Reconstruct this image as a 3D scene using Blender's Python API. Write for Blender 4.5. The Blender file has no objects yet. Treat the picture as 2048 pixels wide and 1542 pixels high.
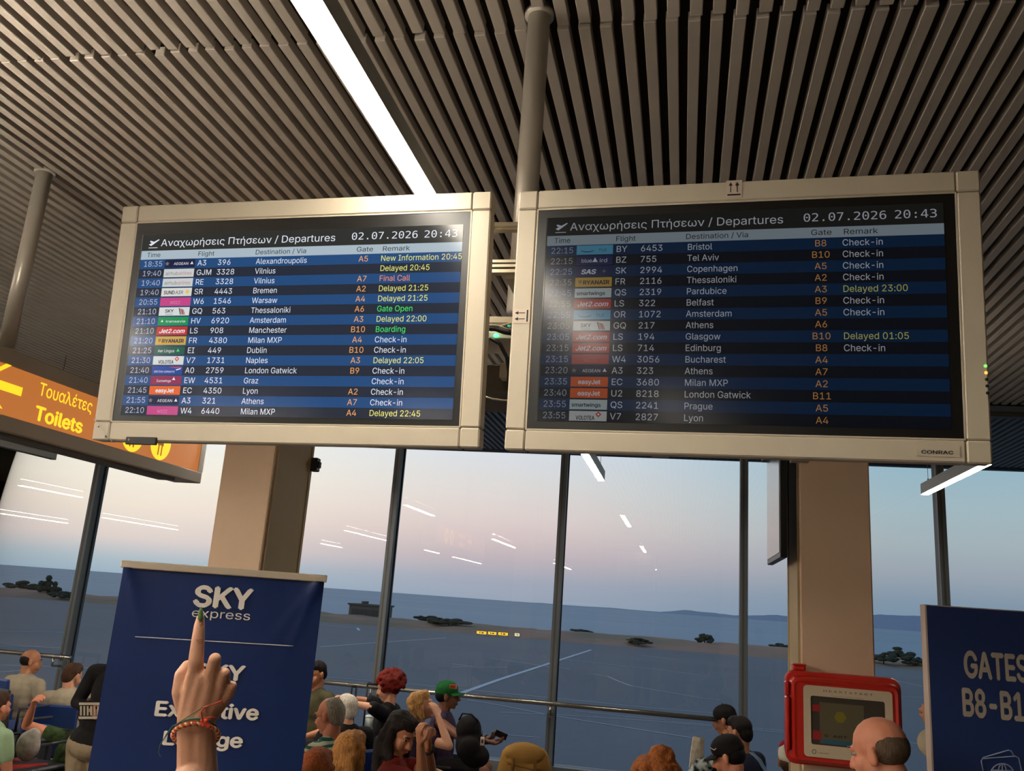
import bpy, math, os, random
from mathutils import Vector, Matrix, Euler
sc = bpy.context.scene
COL = sc.collection
random.seed(7)
PI = math.pi

# ---------------------------------------------------------------- camera
F_PX, CX, CY = 1727.0, 1024.0, 771.0
CAM = Vector((0, 0, 1.9))
_z = Vector((1520 - CX, 6150 + CY, F_PX)).normalized()          # world up seen in (right, up, forward)
_y = Vector((1365 - CX, -(1225 - CY), F_PX)); _y = (_y - _y.dot(_z) * _z).normalized()
_x = _z.cross(_y).normalized()
if _x.x < 0: _x = -_x
RW = Matrix((_x, _y, _z))                                        # (right, up, forward) -> world
def ray(px, py):
    return (RW @ Vector((px - CX, -(py - CY), F_PX))).normalized()
def atY(px, py, Y):
    r = ray(px, py); return CAM + r * (Y / r.y)
def atZ(px, py, z):
    r = ray(px, py); return CAM + r * ((z - CAM.z) / r.z)
def atX(px, py, x):
    r = ray(px, py); return CAM + r * (x / r.x)
def atD(px, py, d):                                              # d: depth along the lens axis
    v = Vector((px - CX, -(py - CY), F_PX)) * (d / F_PX); return CAM + RW @ v
cam = bpy.data.cameras.new('camera'); camo = bpy.data.objects.new('camera', cam); COL.objects.link(camo)
cam.sensor_width = 36; cam.lens = F_PX / 2048 * 36; cam.clip_start = .05; cam.clip_end = 60000
rt, up, fw = RW @ Vector((1, 0, 0)), RW @ Vector((0, 1, 0)), RW @ Vector((0, 0, 1))
camo.matrix_world = Matrix(((rt.x, up.x, -fw.x, 0), (rt.y, up.y, -fw.y, 0), (rt.z, up.z, -fw.z, CAM.z), (0, 0, 0, 1)))
sc.camera = camo
sc.view_settings.view_transform = 'Standard'; sc.view_settings.look = 'None'
sc.view_settings.exposure = 0.0; sc.view_settings.gamma = 1.0; sc.view_settings.use_curve_mapping = False
sc.cycles.use_denoising = True
sc.cycles.max_bounces = 8; sc.cycles.diffuse_bounces = 4; sc.cycles.transparent_max_bounces = 24
sc.cycles.sample_clamp_indirect = 6.0
LAMP = 72.0           # radiance of the lamp tubes

def lin(c):
    return tuple(((v / 255) / 12.92 if v / 255 <= .04045 else ((v / 255 + .055) / 1.055) ** 2.4) for v in c[:3]) + (1,)
# ---------------------------------------------------------------- dusk sky
w = bpy.data.worlds.new('dusk_sky'); sc.world = w; w.use_nodes = True
nt = w.node_tree; nt.nodes.clear()
def N(t, nt_=None, **kw):
    n = (nt_ or nt).nodes.new(t)
    for k, v in kw.items(): setattr(n, k, v)
    return n
tc = N('ShaderNodeTexCoord'); sep = N('ShaderNodeSeparateXYZ'); nt.links.new(tc.outputs['Generated'], sep.inputs[0])
el = N('ShaderNodeMath', operation='ARCSINE'); nt.links.new(sep.outputs['Z'], el.inputs[0])
mr = N('ShaderNodeMapRange'); nt.links.new(el.outputs[0], mr.inputs['Value'])
mr.inputs['From Min'].default_value = 0.0; mr.inputs['From Max'].default_value = math.radians(40)
def ramp(stops):
    r = N('ShaderNodeValToRGB'); cr = r.color_ramp; cr.interpolation = 'EASE'
    cr.interpolation = 'LINEAR'
    while len(cr.elements) > 1: cr.elements.remove(cr.elements[-1])
    cr.elements[0].position = stops[0][0] / 40; cr.elements[0].color = lin(stops[0][1])
    for e, c in stops[1:]:
        x = cr.elements.new(e / 40); x.color = lin(c)
    nt.links.new(mr.outputs[0], r.inputs[0]); return r
rl = ramp([(0, (160, 182, 198)), (.9, (180, 194, 202)), (2.1, (228, 214, 208)), (4, (246, 232, 216)), (6.5, (250, 244, 228)), (9, (246, 247, 240)), (20, (196, 208, 214)), (40, (120, 140, 165))])
rm = ramp([(0, (150, 162, 180)), (1.2, (160, 166, 182)), (2.6, (190, 178, 184)), (4, (212, 194, 194)), (5.5, (222, 208, 204)), (7.5, (220, 216, 214)), (10, (216, 222, 230)), (20, (170, 188, 205)), (40, (105, 130, 160))])
rr = ramp([(0, (116, 140, 162)), (1.6, (128, 148, 166)), (3.2, (152, 162, 174)), (5, (162, 176, 182)), (7, (160, 182, 190)), (10, (146, 180, 196)), (20, (112, 145, 170)), (40, (75, 105, 140))])
az = N('ShaderNodeMath', operation='ARCTAN2'); nt.links.new(sep.outputs['X'], az.inputs[0]); nt.links.new(sep.outputs['Y'], az.inputs[1])
m1 = N('ShaderNodeMapRange', interpolation_type='SMOOTHSTEP'); m2 = N('ShaderNodeMapRange', interpolation_type='SMOOTHSTEP')
for m_, a0, a1 in ((m1, -38, -10), (m2, -14, 15)):
    nt.links.new(az.outputs[0], m_.inputs['Value']); m_.inputs['From Min'].default_value = math.radians(a0); m_.inputs['From Max'].default_value = math.radians(a1)
x1 = N('ShaderNodeMix', data_type='RGBA'); x2 = N('ShaderNodeMix', data_type='RGBA')
nt.links.new(m1.outputs[0], x1.inputs[0]); nt.links.new(rl.outputs[0], x1.inputs[6]); nt.links.new(rm.outputs[0], x1.inputs[7])
nt.links.new(m2.outputs[0], x2.inputs[0]); nt.links.new(x1.outputs[2], x2.inputs[6]); nt.links.new(rr.outputs[0], x2.inputs[7])
bg = N('ShaderNodeBackground'); nt.links.new(x2.outputs[2], bg.inputs[0]); bg.inputs[1].default_value = 1.12
wo = N('ShaderNodeOutputWorld'); nt.links.new(bg.outputs[0], wo.inputs[0])

# ---------------------------------------------------------------- materials
MATS = {}
def mat(name, c, rough=.6, metal=0., emit=None, es=1., spec=.5, noise=0., nscale=8., bump=0., bscale=60., stretch=None, c2=None, kind=None, coat=0.):
    if name in MATS: return MATS[name]
    m = bpy.data.materials.new(name); m.use_nodes = True; t = m.node_tree; b = t.nodes['Principled BSDF']
    b.inputs['Base Color'].default_value = lin(c); b.inputs['Roughness'].default_value = rough; b.inputs['Metallic'].default_value = metal
    b.inputs['Specular IOR Level'].default_value = spec
    if coat: b.inputs['Coat Weight'].default_value = coat; b.inputs['Coat Roughness'].default_value = .06
    if emit: b.inputs['Emission Color'].default_value = lin(emit); b.inputs['Emission Strength'].default_value = es
    if noise or bump or kind:
        co = t.nodes.new('ShaderNodeTexCoord'); mp = t.nodes.new('ShaderNodeMapping'); t.links.new(co.outputs['Object'], mp.inputs[0])
        if stretch: mp.inputs['Scale'].default_value = stretch
        if noise or kind:
            if kind == 'stripes':
                nz = t.nodes.new('ShaderNodeTexWave'); nz.bands_direction = 'Z'; nz.inputs['Scale'].default_value = nscale; nz.inputs['Distortion'].default_value = .6
            elif kind == 'camo':
                nz = t.nodes.new('ShaderNodeTexNoise'); nz.inputs['Scale'].default_value = nscale; nz.inputs['Detail'].default_value = 3
            else:
                nz = t.nodes.new('ShaderNodeTexNoise'); nz.inputs['Scale'].default_value = nscale; nz.inputs['Detail'].default_value = 5
            t.links.new(mp.outputs[0], nz.inputs['Vector'])
            r = t.nodes.new('ShaderNodeValToRGB'); out = nz.outputs['Color'] if kind == 'stripes' else nz.outputs['Fac']
            t.links.new(out, r.inputs[0]); l = lin(c)
            if c2:
                r.color_ramp.elements[0].color = lin(c2); r.color_ramp.elements[1].color = l
                r.color_ramp.elements[0].position = .42; r.color_ramp.elements[1].position = .56
            else:
                r.color_ramp.elements[0].color = tuple(v * (1 - noise) for v in l[:3]) + (1,)
                r.color_ramp.elements[1].color = tuple(min(1, v * (1 + noise)) for v in l[:3]) + (1,)
                r.color_ramp.elements[0].position = .3; r.color_ramp.elements[1].position = .7
            t.links.new(r.outputs[0], b.inputs['Base Color'])
        if bump:
            bz = t.nodes.new('ShaderNodeTexNoise'); bz.inputs['Scale'].default_value = bscale; t.links.new(mp.outputs[0], bz.inputs['Vector'])
            bp = t.nodes.new('ShaderNodeBump'); bp.inputs['Strength'].default_value = bump; bp.inputs['Distance'].default_value = .01
            t.links.new(bz.outputs['Fac'], bp.inputs['Height']); t.links.new(bp.outputs[0], b.inputs['Normal'])
    MATS[name] = m; return m
def glow(name, c, s=1., rough=.3, base=(10, 10, 12)):
    return mat(name, base, rough, emit=c, es=s, spec=.28)

# ---------------------------------------------------------------- mesh helpers
class MB:
    def __init__(s): s.v = []; s.f = []; s.mi = []; s.mats = []; s.M = None; s.smooth = []
    def m(s, material):
        if material not in s.mats: s.mats.append(material)
        return s.mats.index(material)
    def add(s, vs, fs, material, smooth=False, M=None):
        k = len(s.v); i = s.m(material); M = M or s.M
        for v in vs: s.v.append(tuple(M @ Vector(v)) if M else tuple(v))
        for f in fs: s.f.append(tuple(k + a for a in f)); s.mi.append(i); s.smooth.append(smooth)
        return s
    def box(s, lo, hi, material, bev=0, M=None):
        x0, y0, z0 = lo; x1, y1, z1 = hi
        if bev <= 0:
            vs = [(x0, y0, z0), (x1, y0, z0), (x1, y1, z0), (x0, y1, z0), (x0, y0, z1), (x1, y0, z1), (x1, y1, z1), (x0, y1, z1)]
            fs = [(0, 3, 2, 1), (4, 5, 6, 7), (0, 1, 5, 4), (1, 2, 6, 5), (2, 3, 7, 6), (3, 0, 4, 7)]
            return s.add(vs, fs, material, M=M)
        b = bev; P = []                                      # chamfered box: 24 verts
        idx = {}
        for sx in (0, 1):
            for sy in (0, 1):
                for sz in (0, 1):
                    X = (x0, x1)[sx]; Y = (y0, y1)[sy]; Z = (z0, z1)[sz]; ix = b if sx == 0 else -b; iy = b if sy == 0 else -b; iz = b if sz == 0 else -b
                    for a, p in (('x', (X, Y + iy, Z + iz)), ('y', (X + ix, Y, Z + iz)), ('z', (X + ix, Y + iy, Z))):
                        idx[(sx, sy, sz, a)] = len(P); P.append(p)
        fs = []
        for v in (0, 1):
            q = [(v, 0, 0), (v, 1, 0), (v, 1, 1), (v, 0, 1)]; fs.append(tuple(idx[(a, b_, c, 'x')] for a, b_, c in q))
            q = [(0, v, 0), (1, v, 0), (1, v, 1), (0, v, 1)]; fs.append(tuple(idx[(a, b_, c, 'y')] for a, b_, c in q))
            q = [(0, 0, v), (1, 0, v), (1, 1, v), (0, 1, v)]; fs.append(tuple(idx[(a, b_, c, 'z')] for a, b_, c in q))
        for p in (0, 1):
            for q in (0, 1):
                fs.append((idx[(p, q, 0, 'x')], idx[(p, q, 1, 'x')], idx[(p, q, 1, 'y')], idx[(p, q, 0, 'y')]))
                fs.append((idx[(p, 0, q, 'x')], idx[(p, 1, q, 'x')], idx[(p, 1, q, 'z')], idx[(p, 0, q, 'z')]))
                fs.append((idx[(0, p, q, 'y')], idx[(1, p, q, 'y')], idx[(1, p, q, 'z')], idx[(0, p, q, 'z')]))
                for r_ in (0, 1): fs.append((idx[(p, q, r_, 'x')], idx[(p, q, r_, 'y')], idx[(p, q, r_, 'z')]))
        return s.add(P, fs, material, M=M)
    def tube(s, pts, r, material, n=10, closed=False, caps=True):
        pts = [Vector(p) for p in pts]; rs = r if isinstance(r, (list, tuple)) else [r] * len(pts)
        vs = []; fs = []; prev = None
        for i, p in enumerate(pts):
            a = pts[i - 1] if (i > 0 or closed) else p; b = pts[(i + 1) % len(pts)] if (i < len(pts) - 1 or closed) else p
            t = (b - a).normalized() if (b - a).length > 1e-9 else Vector((0, 0, 1))
            if prev is None:
                u = t.orthogonal().normalized()
            else:
                u = (prev - prev.dot(t) * t); u = u.normalized() if u.length > 1e-6 else t.orthogonal().normalized()
            prev = u; w_ = t.cross(u)
            for k in range(n):
                an = 2 * PI * k / n; vs.append(p + (u * math.cos(an) + w_ * math.sin(an)) * rs[i])
        m_ = len(pts); R_ = m_ if closed else m_ - 1
        for i in range(R_):
            for k in range(n):
                a = i * n + k; b = i * n + (k + 1) % n; c = ((i + 1) % m_) * n + (k + 1) % n; d = ((i + 1) % m_) * n + k
                fs.append((a, b, c, d))
        if caps and not closed: fs.append(tuple(reversed(range(n)))); fs.append(tuple(range((m_ - 1) * n, m_ * n)))
        return s.add(vs, fs, material, smooth=True)
    def disc(s, c, r, material, n=24, rz=None, M=None, plane='XZ'):
        rz = rz or r; vs = []
        for k in range(n):
            a = 2 * PI * k / n
            vs.append((c[0] + r * math.cos(a), c[1], c[2] + rz * math.sin(a)))
        return s.add(vs, [tuple(range(n))], material, M=M)
    def ell(s, c, r, material, n=14, m=9, M=None, R=None):
        vs, fs = ell_geo(c, r, R, n, m); return s.add(vs, fs, material, smooth=True, M=M)
    def poly(s, pts, material, M=None): return s.add(pts, [tuple(range(len(pts)))], material, M=M)
    def prism(s, pts, y0, y1, material, M=None):          # outline in XZ, extruded along Y
        n = len(pts); vs = [(p[0], y0, p[1]) for p in pts] + [(p[0], y1, p[1]) for p in pts]
        fs = [tuple(range(n)), tuple(reversed(range(n, 2 * n)))] + [(i, i + n, (i + 1) % n + n, (i + 1) % n) for i in range(n)]
        return s.add(vs, fs, material, M=M)
    def build(s, name, parent=None, loc=None, mods=None):
        me = bpy.data.meshes.new(name); me.from_pydata([tuple(v) for v in s.v], [], s.f)
        for m_ in s.mats: me.materials.append(m_)
        me.polygons.foreach_set('material_index', s.mi); me.polygons.foreach_set('use_smooth', s.smooth); me.update()
        o = bpy.data.objects.new(name, me); COL.objects.link(o)
        if parent: o.parent = parent
        if loc: o.location = loc
        return o
def ell_geo(c, r, R=None, n=14, m=9):
    vs = [(0, 0, 1)]; fs = []
    for i in range(1, m):
        ph = PI * i / m
        for k in range(n):
            a = 2 * PI * k / n; vs.append((math.sin(ph) * math.cos(a), math.sin(ph) * math.sin(a), math.cos(ph)))
    vs.append((0, 0, -1))
    for k in range(n): fs.append((0, 1 + k, 1 + (k + 1) % n)); fs.append((len(vs) - 1, 1 + (m - 2) * n + (k + 1) % n, 1 + (m - 2) * n + k))
    for i in range(m - 2):
        for k in range(n): a = 1 + i * n + k; b = 1 + i * n + (k + 1) % n; fs.append((a, a + n, b + n, b))
    c = Vector(c); out = []
    for v in vs:
        q = Vector((v[0] * r[0], v[1] * r[1], v[2] * r[2]))
        if R: q = R @ q
        out.append(c + q)
    return out, fs
def cap_geo(p0, p1, r0, r1, n=12):
    p0 = Vector(p0); p1 = Vector(p1); t = p1 - p0; L = t.length
    t = t.normalized() if L > 1e-6 else Vector((0, 0, 1)); u = t.orthogonal().normalized(); w_ = t.cross(u)
    rings = [(-math.cos(a) * r0, math.sin(a) * r0) for a in (PI / 8, PI / 4, 3 * PI / 8, PI / 2)] + [(L + math.cos(a) * r1, math.sin(a) * r1) for a in (PI / 2, 3 * PI / 8, PI / 4, PI / 8)]
    vs = [p0 - t * r0]; fs = []
    for d, r in rings:
        for k in range(n):
            a = 2 * PI * k / n; vs.append(p0 + t * d + (u * math.cos(a) + w_ * math.sin(a)) * r)
    vs.append(p1 + t * r1)
    for k in range(n): fs.append((0, 1 + (k + 1) % n, 1 + k)); e = 1 + 7 * n; fs.append((len(vs) - 1, e + k, e + (k + 1) % n))
    for i in range(7):
        for k in range(n): a = 1 + i * n + k; b = 1 + i * n + (k + 1) % n; fs.append((a, b, b + n, a + n))
    return vs, fs

def tag(o, label=None, cat=None, group=None, kind=None):
    if label: o['label'] = label
    if cat: o['category'] = cat
    if group: o['group'] = group
    if kind: o['kind'] = kind
    return o
def thing(name, label, cat, loc=(0, 0, 0), rz=0., group=None, kind=None, rx=0.):
    o = bpy.data.objects.new(name, None); COL.objects.link(o); o.location = loc; o.rotation_euler = (rx, 0, rz); o.empty_display_size = .1
    return tag(o, label, cat, group, kind)

# lettering: outlines of the fonts that ship with Blender, turned into flat meshes
_fd = os.path.join(bpy.utils.system_resource('DATAFILES'), 'fonts')
def _font(n):
    try: return bpy.data.fonts.load(os.path.join(_fd, n))
    except Exception: return None
FONTS = {'sans': _font('Inter.woff2'), 'mono': _font('DejaVuSansMono.woff2')}
_tc = {}
from mathutils.geometry import delaunay_2d_cdt
def text_geo(s, size=1., font='sans', bold=0., shear=0., align='LEFT', sx=1., spacing=1.):
    """font outlines -> triangles, filled by winding number so that overlapping strokes stay solid"""
    key = (s, font, shear, align, spacing)
    if key not in _tc:
        cu = bpy.data.curves.new('lettering', 'FONT'); cu.body = s; cu.size = 1.; cu.shear = shear; cu.align_x = align; cu.space_character = spacing
        cu.resolution_u = 3; cu.fill_mode = 'NONE'
        if FONTS[font]: cu.font = FONTS[font]
        o = bpy.data.objects.new('lettering', cu); me = bpy.data.meshes.new_from_object(o)
        co = [(v.co.x, v.co.y) for v in me.vertices]; nx = {}
        ed = [tuple(e.vertices) for e in me.edges]
        bpy.data.objects.remove(o); bpy.data.curves.remove(cu); bpy.data.meshes.remove(me)
        adj = {}
        for a, b in ed: adj.setdefault(a, []).append(b); adj.setdefault(b, []).append(a)
        loops = []; seen = set()
        for st in sorted(adj):
            if st in seen: continue
            lp = [st]; seen.add(st)
            cur = st + 1 if st + 1 in adj[st] else adj[st][0]
            while cur not in seen:
                lp.append(cur); seen.add(cur); q = [z for z in adj[cur] if z not in seen]
                if not q: break
                cur = q[0]
            if len(lp) > 2: loops.append(lp)
        V, F = [], []
        # group loops that overlap in x, so every letter is filled by itself
        info = sorted(((min(co[i][0] for i in l), max(co[i][0] for i in l), l) for l in loops), key=lambda t: t[0])
        groups = []
        for x0, x1, l in info:
            if groups and x0 < groups[-1][0] - 1e-4: groups[-1][1].append(l); groups[-1][0] = max(groups[-1][0], x1)
            else: groups.append([x1, [l]])
        for _, ls in groups:
            pts = []; edges = []; polys = []
            for l in ls:
                k = len(pts); P = [co[i] for i in l]; pts += [Vector(p) for p in P]; edges += [(k + i, k + (i + 1) % len(P)) for i in range(len(P))]; polys.append(P)
            ov, oe, of, _a, _b, _c = delaunay_2d_cdt(pts, edges, [], 0, 1e-6)
            k = len(V); V += [(v.x, v.y) for v in ov]
            for f in of:
                cx_ = sum(ov[i].x for i in f) / len(f); cy_ = sum(ov[i].y for i in f) / len(f); wn = 0
                for P in polys:
                    for (ax, ay), (bx, by) in zip(P, P[1:] + P[:1]):
                        if (ay > cy_) != (by > cy_):
                            if ax + (cy_ - ay) * (bx - ax) / (by - ay) > cx_: wn += 1 if by > ay else -1
                if wn: F.append(tuple(k + i for i in f))
        _tc[key] = (V, F)
    vs, fs = _tc[key]
    V = [(v[0] * size * sx, v[1] * size, 0.) for v in vs]; F = list(fs)
    if bold:
        V0, F0 = list(V), list(F); n = len(V0)
        for q, (dx, dy) in enumerate(((1, 0), (-1, 0), (0, .8), (0, -.8))):
            V += [(x + dx * bold * size, y + dy * bold * size, .00012 * (q + 1)) for x, y, _z0 in V0]; F += [tuple(i + n * (q + 1) for i in f) for f in F0]
    return V, F
def put_text(mb, s, x, z, y, size, material, M=None, fit=None, **kw):
    """letters in the XZ plane at depth y; fit = wanted width"""
    vs, fs = text_geo(s, size, **kw)
    if not vs: return
    k = 1.
    if fit:
        w_ = max(v[0] for v in vs) - min(v[0] for v in vs); k = fit / w_
        if kw.get('align', 'LEFT') == 'LEFT': pass
    mb.add([(x + v[0] * k, y - v[2], z + v[1]) for v in vs], fs, material, M=M)
class Plane:
    """a flat face in the world: origin, unit x along the face, unit z up the face; uv() = where a sight line meets it"""
    def __init__(s, O, ux, uz): s.O = Vector(O); s.ux = Vector(ux).normalized(); s.uz = Vector(uz).normalized(); s.n = s.ux.cross(s.uz)
    def uv(s, px, py):
        r = ray(px, py); t = (s.O - CAM).dot(s.n) / r.dot(s.n); p = CAM + r * t - s.O
        return p.dot(s.ux), p.dot(s.uz)
# ================================================================ the room
ZC = 4.3
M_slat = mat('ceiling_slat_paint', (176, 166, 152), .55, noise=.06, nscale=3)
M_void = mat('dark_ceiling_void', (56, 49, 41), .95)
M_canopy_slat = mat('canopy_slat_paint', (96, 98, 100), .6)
M_wall = mat('painted_wall', (100, 90, 76), .8, noise=.05, nscale=2)
M_floor = mat('terrazzo_floor', (84, 78, 70), .3, noise=.12, nscale=30)
M_mull_dark = mat('mullion_dark_face', (74, 68, 60), .5)
M_mull = mat('mullion_blue_grey', (92, 100, 106), .45, metal=.1)
M_steel = mat('brushed_steel', (176, 172, 165), .25, metal=.9)
M_seal = mat('black_rubber_seal', (12, 12, 13), .7)

fl = MB().box((-20, -12, -.15), (8, 10.0, 0), M_floor).build('floor')
tag(fl, 'pale speckled hall floor under the seats', 'floor', kind='structure')
joints = MB()
for i in range(27): joints.box((-19.5 + i * 1.0, -12, 0), (-19.494 + i * 1.0, 10, .0015), mat('floor_joint', (80, 75, 68), .8))
for i in range(21): joints.box((-20, -11.5 + i * 1.0, 0), (8, -11.494 + i * 1.0, .0015), mat('floor_joint', (80, 75, 68), .8))
j_ = joints.build('floor_joint', fl); tag(j_, kind='stuff')
for nm, lo, hi in (('wall_back', (-20, -12.2, 0), (8, -12, 4.8)), ('wall_left', (-20.2, -12.2, 0), (-20, 10.2, 4.8)), ('wall_right', (8, -12.2, 0), (8.2, 10.2, 4.8))):
    tag(MB().box(lo, hi, M_wall).build(nm), {'wall_back': 'plain painted wall behind the viewer', 'wall_left': 'plain end wall far to the left', 'wall_right': 'plain end wall far to the right'}[nm], 'wall', kind='structure')

ceil = MB().box((-20, -12, ZC + .13), (8, 10.0, ZC + .3), M_void).build('ceiling')
tag(ceil, 'slatted beige metal ceiling with dark gaps between its slats', 'ceiling', kind='structure')
PITCH, SW, SH = .0925, .052, .05
def slat_mesh(name, length, m):
    o = MB().box((-SW / 2, 0, 0), (SW / 2, length, SH), m, bev=.003)
    me = o.build(name); d = me.data; bpy.data.objects.remove(me); return d
d_near = slat_mesh('slat', 9.17, M_slat); d_far = slat_mesh('slat', 6.64, M_slat)
rest = MB()
def lay(x0, x1, data, y, off, dz=0.):
    n = int((x1 - x0) / PITCH)
    for i in range(n):
        o = bpy.data.objects.new('slat', data); COL.objects.link(o); o.parent = ceil
        o.location = (x0 + off + i * PITCH, y + random.uniform(-.012, .012), ZC + dz + random.uniform(-.002, .002))
lay(-6.1, 4.2, d_near, -6.0, .0)
lay(-11.5, 5.5, d_far, 3.19, .028)
x = -19.9
while x < 7.9:
    if x < -11.55 or x > 5.55: rest.box((x - SW / 2, 3.19, ZC), (x + SW / 2, 9.83, ZC + SH), M_slat)
    if x < -6.15 or x > 4.25: rest.box((x - SW / 2, -6, ZC), (x + SW / 2, 3.17, ZC + SH), M_slat)
    rest.box((x - SW / 2, -12, ZC), (x + SW / 2, -6.03, ZC + SH), M_slat)
    x += PITCH
tag(rest.build('slat_field', ceil), kind='stuff')
bearers = MB()
for yy in (-5.0, -2.6, -.2, 2.2, 4.6, 7.0, 9.4): bearers.box((-19.9, yy, ZC + .06), (7.9, yy + .03, ZC + .13), M_void)
bearers.build('slat_carrier', ceil)
# canopy outside the glass
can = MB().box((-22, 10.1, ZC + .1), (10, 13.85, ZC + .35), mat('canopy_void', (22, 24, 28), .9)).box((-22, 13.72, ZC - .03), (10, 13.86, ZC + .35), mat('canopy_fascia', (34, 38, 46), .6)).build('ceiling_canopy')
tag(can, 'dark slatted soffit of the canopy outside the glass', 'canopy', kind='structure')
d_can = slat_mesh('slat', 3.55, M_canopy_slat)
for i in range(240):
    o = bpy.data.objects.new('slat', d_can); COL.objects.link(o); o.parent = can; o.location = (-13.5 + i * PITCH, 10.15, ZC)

# glass wall: mullions every 2.03 m
M_glass = bpy.data.materials.new('window_glass'); M_glass.use_nodes = True; t = M_glass.node_tree; t.nodes.clear()
gl = N('ShaderNodeBsdfGlossy', t); gl.inputs['Roughness'].default_value = 0.0
tr = N('ShaderNodeBsdfTransparent', t); tr.inputs['Color'].default_value = (.985, .99, .992, 1)
fr = N('ShaderNodeFresnel', t); fr.inputs['IOR'].default_value = 1.5; mx = N('ShaderNodeMixShader', t); oo = N('ShaderNodeOutputMaterial', t)
t.links.new(fr.outputs[0], mx.inputs[0]); t.links.new(tr.outputs[0], mx.inputs[1]); t.links.new(gl.outputs[0], mx.inputs[2]); t.links.new(mx.outputs[0], oo.inputs[0])
YG = 10.0; MX = [0.645 + 2.03 * k for k in range(-10, 4)]
def ordinal(k): return ['first', 'second', 'third', 'fourth', 'fifth', 'sixth', 'seventh', 'eighth', 'ninth', 'tenth', 'eleventh', 'twelfth', 'thirteenth', 'fourteenth'][k]
for i in range(len(MX) - 1):
    a, b = MX[i], MX[i + 1]
    wd = thing('window_%d' % (i + 1), 'tall glass bay of the window wall, %s from the right end' % ordinal(len(MX) - 2 - i), 'window', (a, YG, 0), kind='structure')
    g = MB().box((.03, 0, .22), (b - a - .03, .005, 4.2), M_glass).build('glass_pane', wd)
    m = MB().box((-.04, -.10, .0), (.04, .07, 4.3), M_mull_dark).box((-.0402, -.102, .0), (-.016, -.05, 4.3), M_mull).box((.006, -.104, 0), (.0406, .07, 4.3), M_mull).box((.041, -.004, .1), (.05, .016, 4.25), M_seal)
    m.build('mullion', wd)
    MB().box((.036, -.06, 0), (b - a - .036, .06, .2), M_mull).build('sill', wd)
    MB().box((.036, -.05, 4.2), (b - a - .036, .05, 4.3), M_mull_dark).box((.036, -.16, 4.24), (b - a - .036, -.1, 4.29), M_mull).build('head_rail', wd)

# handrail along the glass
def rail(x0, x1, lab):
    r = thing('handrail', lab, 'handrail', (x0, 9.72, 0))
    MB().tube([(0, 0, .865), (x1 - x0, 0, .865)], .026, M_steel, 14).build('rail_tube', r)
    for x_ in MX:
        if x0 + .05 < x_ < x1 - .05:
            MB().tube([(x_ - x0 + .02, 0, .84), (x_ - x0 + .02, 0, .76), (x_ - x0 + .01, .19, .74)], .014, M_steel, 8).box((x_ - x0 - .02, .17, .7), (x_ - x0 + .04, .2, .8), M_mull).build('bracket', r)
    n = max(1, round((x1 - x0) / 2.03)) ; e = MB()
    for k in (0, 1): e.tube([((x1 - x0) * k, 0, .88), ((x1 - x0) * k, 0, 0)], .018, M_steel, 8)
    for k in (0, 1):
        MB().tube([((x1 - x0) * k + (.02 if k == 0 else -.02), 0, .865), ((x1 - x0) * k + (.02 if k == 0 else -.02), 0, 0)], .016, M_steel, 8).build('post', r)
xa = atY(140, 1319, 9.72).x
rail(-16.5, xa, 'steel handrail before the leftmost windows, ending behind the bald man')
rail(-5.2, atY(1488, 1446, 9.72).x, 'long steel handrail before the middle windows, ending at the person in a black cap')

# pillars
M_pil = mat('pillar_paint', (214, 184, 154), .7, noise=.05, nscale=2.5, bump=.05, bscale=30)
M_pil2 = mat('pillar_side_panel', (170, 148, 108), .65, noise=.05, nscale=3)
def pillar(x0, x1, y0, y1, lab, side):
    r = thing('pillar', lab, 'pillar', (x0, y0, 0), kind='structure'); w_ = x1 - x0; d = y1 - y0
    MB().box((0, 0, 0), (w_, d, ZC - .002), M_pil, bev=.006).build('column', r)
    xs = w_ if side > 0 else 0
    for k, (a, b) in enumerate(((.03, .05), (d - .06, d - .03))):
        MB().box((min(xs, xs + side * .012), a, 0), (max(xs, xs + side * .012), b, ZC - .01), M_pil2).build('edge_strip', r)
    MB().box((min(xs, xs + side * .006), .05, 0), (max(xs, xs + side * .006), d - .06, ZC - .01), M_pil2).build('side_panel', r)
    MB().box((-.012, -.012, 0), (w_ + .012, 0, .12), M_mull_dark).build('skirting', r)
PY = 4.85
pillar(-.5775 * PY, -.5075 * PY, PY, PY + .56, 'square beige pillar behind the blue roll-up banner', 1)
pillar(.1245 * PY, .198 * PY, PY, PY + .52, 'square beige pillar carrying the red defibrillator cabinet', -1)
# small bracket on the left pillar
p_ = atY(640, 931, 5.4)
b_ = MB().box((0, -.03, -.045), (.05, .03, .045), mat('dark_plastic', (40, 40, 42), .5), bev=.006).box((.05, -.02, -.02), (.06, .02, .02), M_seal).build('camera', None, (-.5075 * PY + .005, 5.38, p_.z))
tag(b_, 'small dark box camera high on the side of the left pillar', 'camera')

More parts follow.
